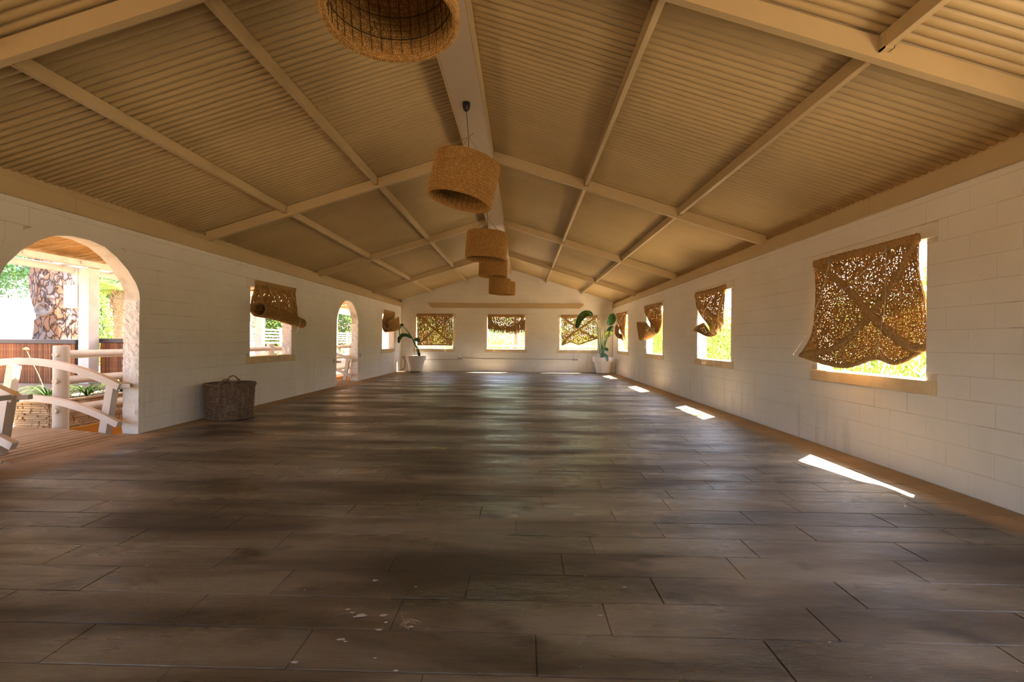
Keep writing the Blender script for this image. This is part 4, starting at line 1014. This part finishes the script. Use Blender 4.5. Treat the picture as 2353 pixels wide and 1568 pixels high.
m_ = MB(); m_.bbox((-.8, -.1, -.05), (.8, .1, 2.9), .015); o = m_.build('courtyard_wall', FAKEW, None, loc=(-6.15, 19.4, 0)); tag(o, 'cream rendered wall stub seen through the far left window', 'wall')
# bar counter
for (x0, x1, y, lab) in ((-19.5, -12.60, 12.0, 'bar counter of thin upright reddish slats with dark top, left of the square column'), (-12.30, -8.6, 12.35, 'bar counter of thin upright reddish slats with dark top, right of the square column')):
    if x1 > -9: x1 = -10.0
    root = empty('bar_counter', ((x0+x1)/2, y, 0)); tag(root, lab, 'counter'); cx = (x0+x1)/2; h = 1.10 if x1 < -12 else 1.14
    m_ = MB(); m_.bbox((x0-cx, -.02, h), (x1-cx, .62, h+.12), .01); m_.build('counter_top', DARKTOP, root)
    m_ = MB(); m_.box((x0-cx+.05, .05, -.03), (x1-cx-.02, .5, h)); m_.build('body', DARKTOP, root)
    x = max(x0, -15.6)+.06
    while x < x1-.05:
        m2 = MB(); m2.bbox((-.018, .012, -.03), (.018, .05+rnd.uniform(-.006, .004), h-.004), .005); m2.build('slat', SLATM, root, loc=(x-cx, 0, 0)); x += .047
# columns and reed roof
for y, lab in ((3.8, None), (12.05, 'square white column between the two parts of the bar counter'), (20.2, 'square white column seen through the left window'), (28.4, 'farthest square white column seen through the far arch')):
    if not lab: lab = 'square white veranda column nearest the camera, outside the frame'
    root = empty('square_column', (-12.42, y, 0)); tag(root, lab, 'column', 'white veranda columns')
    m_ = MB(); m_.bbox((-.16, -.02, -.03), (.16, .29, 3.27), .012); m_.build('shaft', WPAINT, root)
    m_ = MB(); m_.bbox((-.62, .0, 2.12), (-.171, .26, 2.78), .01); m_.bbox((-.26, -.03, 2.12), (-.171, .0, 3.26), .006); m_.build('side_board', WPAINT, root)
root = empty('pergola', (-12.2, 15, 3.27)); tag(root, 'white pergola beams carrying the reed mat roof of the veranda', 'pergola')
m_ = MB(); m_.bbox((-.12, -18, 0), (.06, 18, .16), .008); m_.build('beam', WPAINT, root)
m_ = MB(); m_.bbox((-.62, -18, -.16), (-.48, 18, .02), .008); m_.build('outer_beam', WPAINT, root)
for k_ in range(26):
    y = -17.3+k_*1.4; m_ = MB(); m_.tube([(-.75, y, .01), (.1, y, .08)], .05, 10); m_.build('rafter_log', WPAINT, root)
for k_ in range(7):
    y = -15+k_*4.7; m_ = MB(); m_.bar((-.1, y, .20), (6.2, y, 1.15), .07, .12); m_.build('cross_rafter', WPAINT, root)
rt = empty('reed_roof', (-9.1, 15, 3.5)); tag(rt, 'brown reed mat roof over the veranda, seen through the arches', 'roof')
m_ = MB(); sx = 6.3
def zr(x): return .0 + .155*(x+3.2)
m_.add([(x, y, zr(x)+dz) for dz in (.0, .02) for (x, y) in ((-3.5, -18), (3.0, -18), (3.0, 18), (-3.5, 18))], [(0, 3, 2, 1), (4, 5, 6, 7), (0, 1, 5, 4), (1, 2, 6, 5), (2, 3, 7, 6), (3, 0, 4, 7)])
m_.build('mat', REED, rt)
m_ = MB(); rnd = random.Random(8)
for k_ in range(2600):
    y = rnd.uniform(-9, 14); xa = rnd.uniform(-3.6, 2.0); L_ = rnd.uniform(.8, 1.6); dy = rnd.uniform(-.05, .05); r_ = rnd.uniform(.004, .008)
    m_.tube([(xa, y, zr(xa)-.006), (min(xa+L_, 3), y+dy, zr(min(xa+L_, 3))-.006)], r_, 3, cap=False)
tag(m_.build('reed_cane', REED, rt), kind='stuff')

# ------------------------------------------------------------------ trees and foliage
def cloud(mb, c, rad, n, size, rnd, elong=1.8, shell=.6, up=0):
    c = Vector(c)
    for _ in range(n):
        d = Vector((rnd.gauss(0, 1), rnd.gauss(0, 1), rnd.gauss(0, 1))).normalized(); q = rnd.uniform(shell, 1.0)
        p = c+Vector((d.x*rad[0]*q, d.y*rad[1]*q, d.z*rad[2]*q))
        t = Vector((rnd.gauss(0, 1), rnd.gauss(0, 1), rnd.gauss(0, 1)+up)).normalized(); s_ = t.cross(Vector((rnd.gauss(0, 1), rnd.gauss(0, 1), rnd.gauss(0, 1)))).normalized()
        a = size*rnd.uniform(.6, 1.3); b = a/elong
        i = len(mb.v); mb.v += [tuple(p-t*a/2), tuple(p+s_*b/2), tuple(p+t*a/2), tuple(p-s_*b/2)]; mb.f.append((i, i+1, i+2, i+3))
def trunk(root, pts, rads, m, bumpy=.08, n=28, seg=40, seed=0, name='trunk'):
    out = MB(); P = [Vector(p) for p in pts]; K = len(P)-1
    for i in range(seg+1):
        x = i/seg*K; k_ = min(int(x), K-1); q = x-k_; p = P[k_].lerp(P[k_+1], q*q*(3-2*q)); rr = rads[k_]+(rads[k_+1]-rads[k_])*q
        for j in range(n):
            a = 2*math.pi*j/n; d = Vector((math.cos(a), math.sin(a), 0)); nn = noise.noise(Vector((d.x*2.2, d.y*2.2, i/seg*7+seed)))+.5*noise.noise(Vector((d.x*5, d.y*5, i/seg*15+seed)))
            out.v.append(tuple(p+d*rr*(1+bumpy*nn)))
    for i in range(seg):
        for j in range(n): a = i*n+j; b = i*n+(j+1) % n; out.f.append((a, b, b+n, a+n))
    return out.build(name, m, root, smooth=True)
rnd = random.Random(21)
root = empty('pine_tree', (-15.95, 14.6, 0)); tag(root, 'thick pine trunk with flaky bark and an old cut knot behind the bar counter', 'tree')
trunk(root, [(.0, 0, -.1), (.0, 0, 1.2), (.05, 0, 1.9), (-.08, 0, 2.6), (-.25, 0, 3.4), (-.5, 0, 6.5)], [.66, .60, .53, .58, .50, .42], BARK, .13, 40, 70)
m_ = MB(); m_.lathe([(0.0, .0), (.17, .0), (.18, .05), (.24, .04), (.28, -.12)][::-1], 18); o = m_.build('knot', BARKG, root, smooth=True, loc=(.06, -.53, 2.22)); o.rotation_euler = (math.radians(80), 0, .2)
m_ = MB(); cloud(m_, (0, 2, 8.5), (4, 4, 2), 5000, .28, rnd); m_.build('crown', TREEG, root)
root = empty('pepper_tree', (-21, 19.5, 0)); tag(root, 'feathery green tree hanging over the white garden wall', 'tree')
trunk(root, [(0, 2, -.1), (0, 2, 3)], [.3, .2], BARKG); m_ = MB(); cloud(m_, (-.5, -1.8, 4.4), (3.0, 1.3, 1.5), 9000, .16, rnd, 3.0, .3); cloud(m_, (-3, -1.9, 3.4), (2.5, .8, 1.0), 3500, .15, rnd, 3, .3); m_.build('foliage', PEPG, root)
m_ = MB(); m_.bbox((-3.6, -.12, -.1), (3.6, .12, 3.07), .02); o = m_.build('garden_wall', FAKEW, None, loc=(-22.2, 17.9, 0)); tag(o, 'bright white garden wall behind the bar, left of the pine', 'wall')
root = empty('palm_tree', (-17.0, 18.1, 0)); tag(root, 'palm with a stubby brown trunk beside the near arch jamb', 'tree')
trunk(root, [(0, 0, -.1), (0, 0, 1.8), (.05, 0, 2.5), (.05, 0, 2.9), (0, 0, 3.3)], [.27, .25, .30, .38, .20], PALMB, .10, 24, 60, name='trunk')
m_ = MB()
for k_ in range(70):
    a = rnd.uniform(0, 6.28); z = rnd.uniform(2.3, 3.2); d = Vector((math.cos(a), math.sin(a), 0)); p = d*.28+Vector((0, 0, z)); m_.tube([p, p+d*.1+Vector((0, 0, .12)), p+d*.13+Vector((0, 0, .3))], [.03, .025, .008], 4)
m_.build('leaf_bases', PALMB, root)
m_ = MB()
for k_ in range(26):
    a = rnd.uniform(0, 6.28); L_ = rnd.uniform(1.4, 2.1); e = rnd.uniform(.0, 1.1); d = Vector((math.cos(a), math.sin(a), 0))
    for i in range(26):
        t = (i+1)/26; p = d*L_*t*math.cos(e*.6)+Vector((0, 0, 3.25+L_*(math.sin(e)*t-.75*t*t))); s_ = Vector((-d.y, d.x, 0)); w2 = .45*math.sin(math.pi*min(t+.08, 1))
        for sg in (-1, 1):
            q = p+s_*sg*w2+d*.15-Vector((0, 0, .12)); b = len(m_.v); m_.v += [tuple(p-d*.02), tuple(p+d*.02), tuple(q)]; m_.f.append((b, b+1, b+2))
m_.build('frond_crown', SHRG, root)
def shrub(x, y, rad, n, size, m, lab, name='shrub', flowers=0, z=None, group=None, core=True):
    root = empty(name, (x, y, 0)); tag(root, lab, 'shrub', group); m_ = MB(); zc = rad[2]*.9 if z is None else z
    cloud(m_, (0, 0, zc), rad, n, size, rnd, 2.2, .75); m_.build('foliage', m, root)
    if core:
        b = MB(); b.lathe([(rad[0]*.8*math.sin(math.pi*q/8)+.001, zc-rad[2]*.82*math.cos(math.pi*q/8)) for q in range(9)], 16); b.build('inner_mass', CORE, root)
    if flowers: b = MB(); cloud(b, (0, 0, zc), [q*1.03 for q in rad], flowers, size*.9, rnd, 1.1, .9); b.build('blossom', PINK, root)
    return root
shrub(-18.6, 22.8, (2.3, 1.6, 2.6), 7000, .16, TREEG, 'green bush with pink blossom behind the palm', 'bougainvillea', 160)
shrub(-19.6, 19.4, (.5, 1.0, 1.9), 2500, .15, TREEG, 'green bush between the pine and the square column', 'bush')
shrub(-17.6, 40, (2.6, 2.0, 3.6), 9000, .18, TREEG, 'bougainvillea bush with pink blossom seen through the far arch', 'bougainvillea', 700)
shrub(-26, 28.5, (4, 3, 3.4), 5000, .25, TREEG, 'dark green bush behind the ranch fence, seen through the left window', 'bush')
shrub(-17.8, 31, (1.5, 1.5, 2.6), 4000, .2, TREEG, 'green bush left of the far arch view', 'bush', 120)
root = empty('ranch_fence', (-14.6, 20, 0)); tag(root, 'white horizontal-board ranch fence far off beyond the veranda', 'fence')
for k_ in range(13): m_ = MB(); m_.bbox((-.06, -.06, -.03), (.06, .06, 1.98), .01); m_.build('post', WPAINT, root, loc=(0, k_*2.0, 0))
for z in (1.28, 1.46, 1.64, 1.82, 1.08): m_ = MB(); m_.bbox((.06, 0, z-.045), (.09, 24.2, z+.045), .006); m_.build('board', WPAINT, root)
root = empty('ranch_fence', (-14.8, 44.4, 0)); tag(root, 'white ranch fence closing the far end of the veranda side', 'fence')
for k_ in range(7): m_ = MB(); m_.bbox((-.06, -.06, -.03), (.06, .06, 1.98), .01); m_.build('post', WPAINT, root, loc=(-k_*2.0, 0, 0))
for z in (1.28, 1.46, 1.64, 1.82, 1.08): m_ = MB(); m_.bbox((-12.2, -.03, z-.045), (0, .0, z+.045), .006); m_.build('board', WPAINT, root)
# cane-like shrub near the left window
root = empty('yucca', (-8.55, 12.0, 0)); tag(root, 'yellowish leaning plant with bare curved stems outside the left window', 'plant')
for k_, pts in enumerate(([(-.45, 0, -.03), (-.2, 0, .9), (.05, 0, 1.3), (.12, 0, 2.0)], [(-.5, .1, -.03), (-.35, 0, .7), (0, 0, 1.15), (.2, 0, 1.6), (.15, 0, 2.0)], [(-.1, .1, -.03), (-.05, 0, 1.0), (-.1, 0, 1.9)])): stem(root, pts, .035, .018, BARKG, 'stem')
m_ = MB()
for (cx, cz) in ((.12, 2.05), (-.1, 1.9), (-.35, 1.25), (-.25, 1.7), (-.5, .9), (-.3, 2.2), (.0, 2.4), (-.6, 1.6)):
    for k_ in range(60):
        d = Vector((rnd.gauss(0, 1), rnd.gauss(0, 1), rnd.gauss(.3, 1))).normalized(); s_ = d.cross(Vector((0, 0, 1))).normalized(); c_ = Vector((cx, 0, cz)); b = len(m_.v)
        m_.v += [tuple(c_-s_*.012), tuple(c_+s_*.012), tuple(c_+d*.34)]; m_.f.append((b, b+1, b+2))
m_.build('foliage', SHRG, root)
# cypress hedge outside the right wall
root = empty('cypress_hedge', (7.9, 12, -.06)); tag(root, 'tall clipped green cypress hedge outside the right wall', 'hedge'); m_ = MB()
for k_ in range(42):
    y = -16+k_*.85; h = 2.75+rnd.uniform(-.12, .15); cloud(m_, (rnd.uniform(-.1, .1), y, h*.5), (.55, .62, h*.56), 1500, .12, rnd, 2.6, .45, 2.2)
m_.build('foliage', CYPG, root)
root = empty('agave_row', (5.6, 5, -.06)); 
tag(root, 'pale spiky low plants growing close outside the right windows', 'plant')
m_ = MB()
for y in (-1.2, -.7, 0, .4, .9, 1.6, 3.9, 4.3, 4.7, 5.2, 8, 8.5, 9.2):
    for k_ in range(26):
        a = rnd.uniform(0, 6.28); e = rnd.uniform(.5, 1.45); L_ = rnd.uniform(.45, .8); d = Vector((math.cos(a)*math.cos(e), math.sin(a)*math.cos(e), math.sin(e))); s_ = d.cross(Vector((0, 0, 1))).normalized(); c_ = Vector((rnd.uniform(-.1, .1), y, 0)); b = len(m_.v)
        m_.v += [tuple(c_-s_*.03), tuple(c_+s_*.03), tuple(c_+d*L_)]; m_.f.append((b, b+1, b+2))
m_.build('leaf_rosette', SHRG, root)
# behind the end wall
root = empty('garden_fence', (-2.6, 22.6, 0)); tag(root, 'low white rail fence just beyond the middle end window', 'fence')
for x in (-2.6, -.6, 1.6, 3.1, 5.4): m_ = MB(); m_.bbox((x-.05, -.05, -.1), (x+.05, .05, 1.15 if x != 3.1 else 1.17), .01); m_.build('post', WPAINT, root)
for z in (.70, 1.04): m_ = MB(); m_.bbox((-2.6, -.03, z-.035), (7.4, .03, z+.035), .01); m_.build('rail', WPAINT, root)
for x, y, rr, lab in ((-.12, 28.5, .17, 'slim tree trunk in the middle end window, left of the other'), (1.0, 27.5, .20, 'slim tree trunk at the right edge of the middle end window')):
    root = empty('garden_tree', (x-.3, y, 0)); tag(root, lab, 'tree', 'garden trees beyond the end wall'); trunk(root, [(0, 0, -.1), (.05, 0, 1.6), (-.05, 0, 3.2)], [rr, rr*.9, rr*.75], BARKG, .12, 18, 30, seed=x)
    m_ = MB(); cloud(m_, (0, 0, 4.2), (.6, .9, 1.1), 1500, .2, rnd); m_.build('crown', TREEG, root)
shrub(-2.6, 26, (1.9, 1.2, .95), 4200, .14, SHRG, 'yellow green shrub low in the middle end window', 'shrub', core=False, z=.75)
shrub(-3.4, 31, (2.4, 1.5, 1.5), 3500, .16, PEPG, 'blue green shrub behind the yellow green one', 'shrub', core=False, z=1.3)
shrub(4.6, 25.5, (2.3, 1.4, 1.0), 4200, .14, SHRG, 'yellow green shrub below the right end window', 'shrub', core=False, z=.8)
shrub(-7.0, 27, (2.0, 1.4, 1.6), 3500, .16, TREEG, 'green shrub beyond the left end window', 'shrub', core=False)
shrub(1.5, 45, (14, 2.5, 4.0), 16000, .35, TREEG, 'distant belt of trees beyond the end wall', 'tree_belt', core=False, z=3.4)
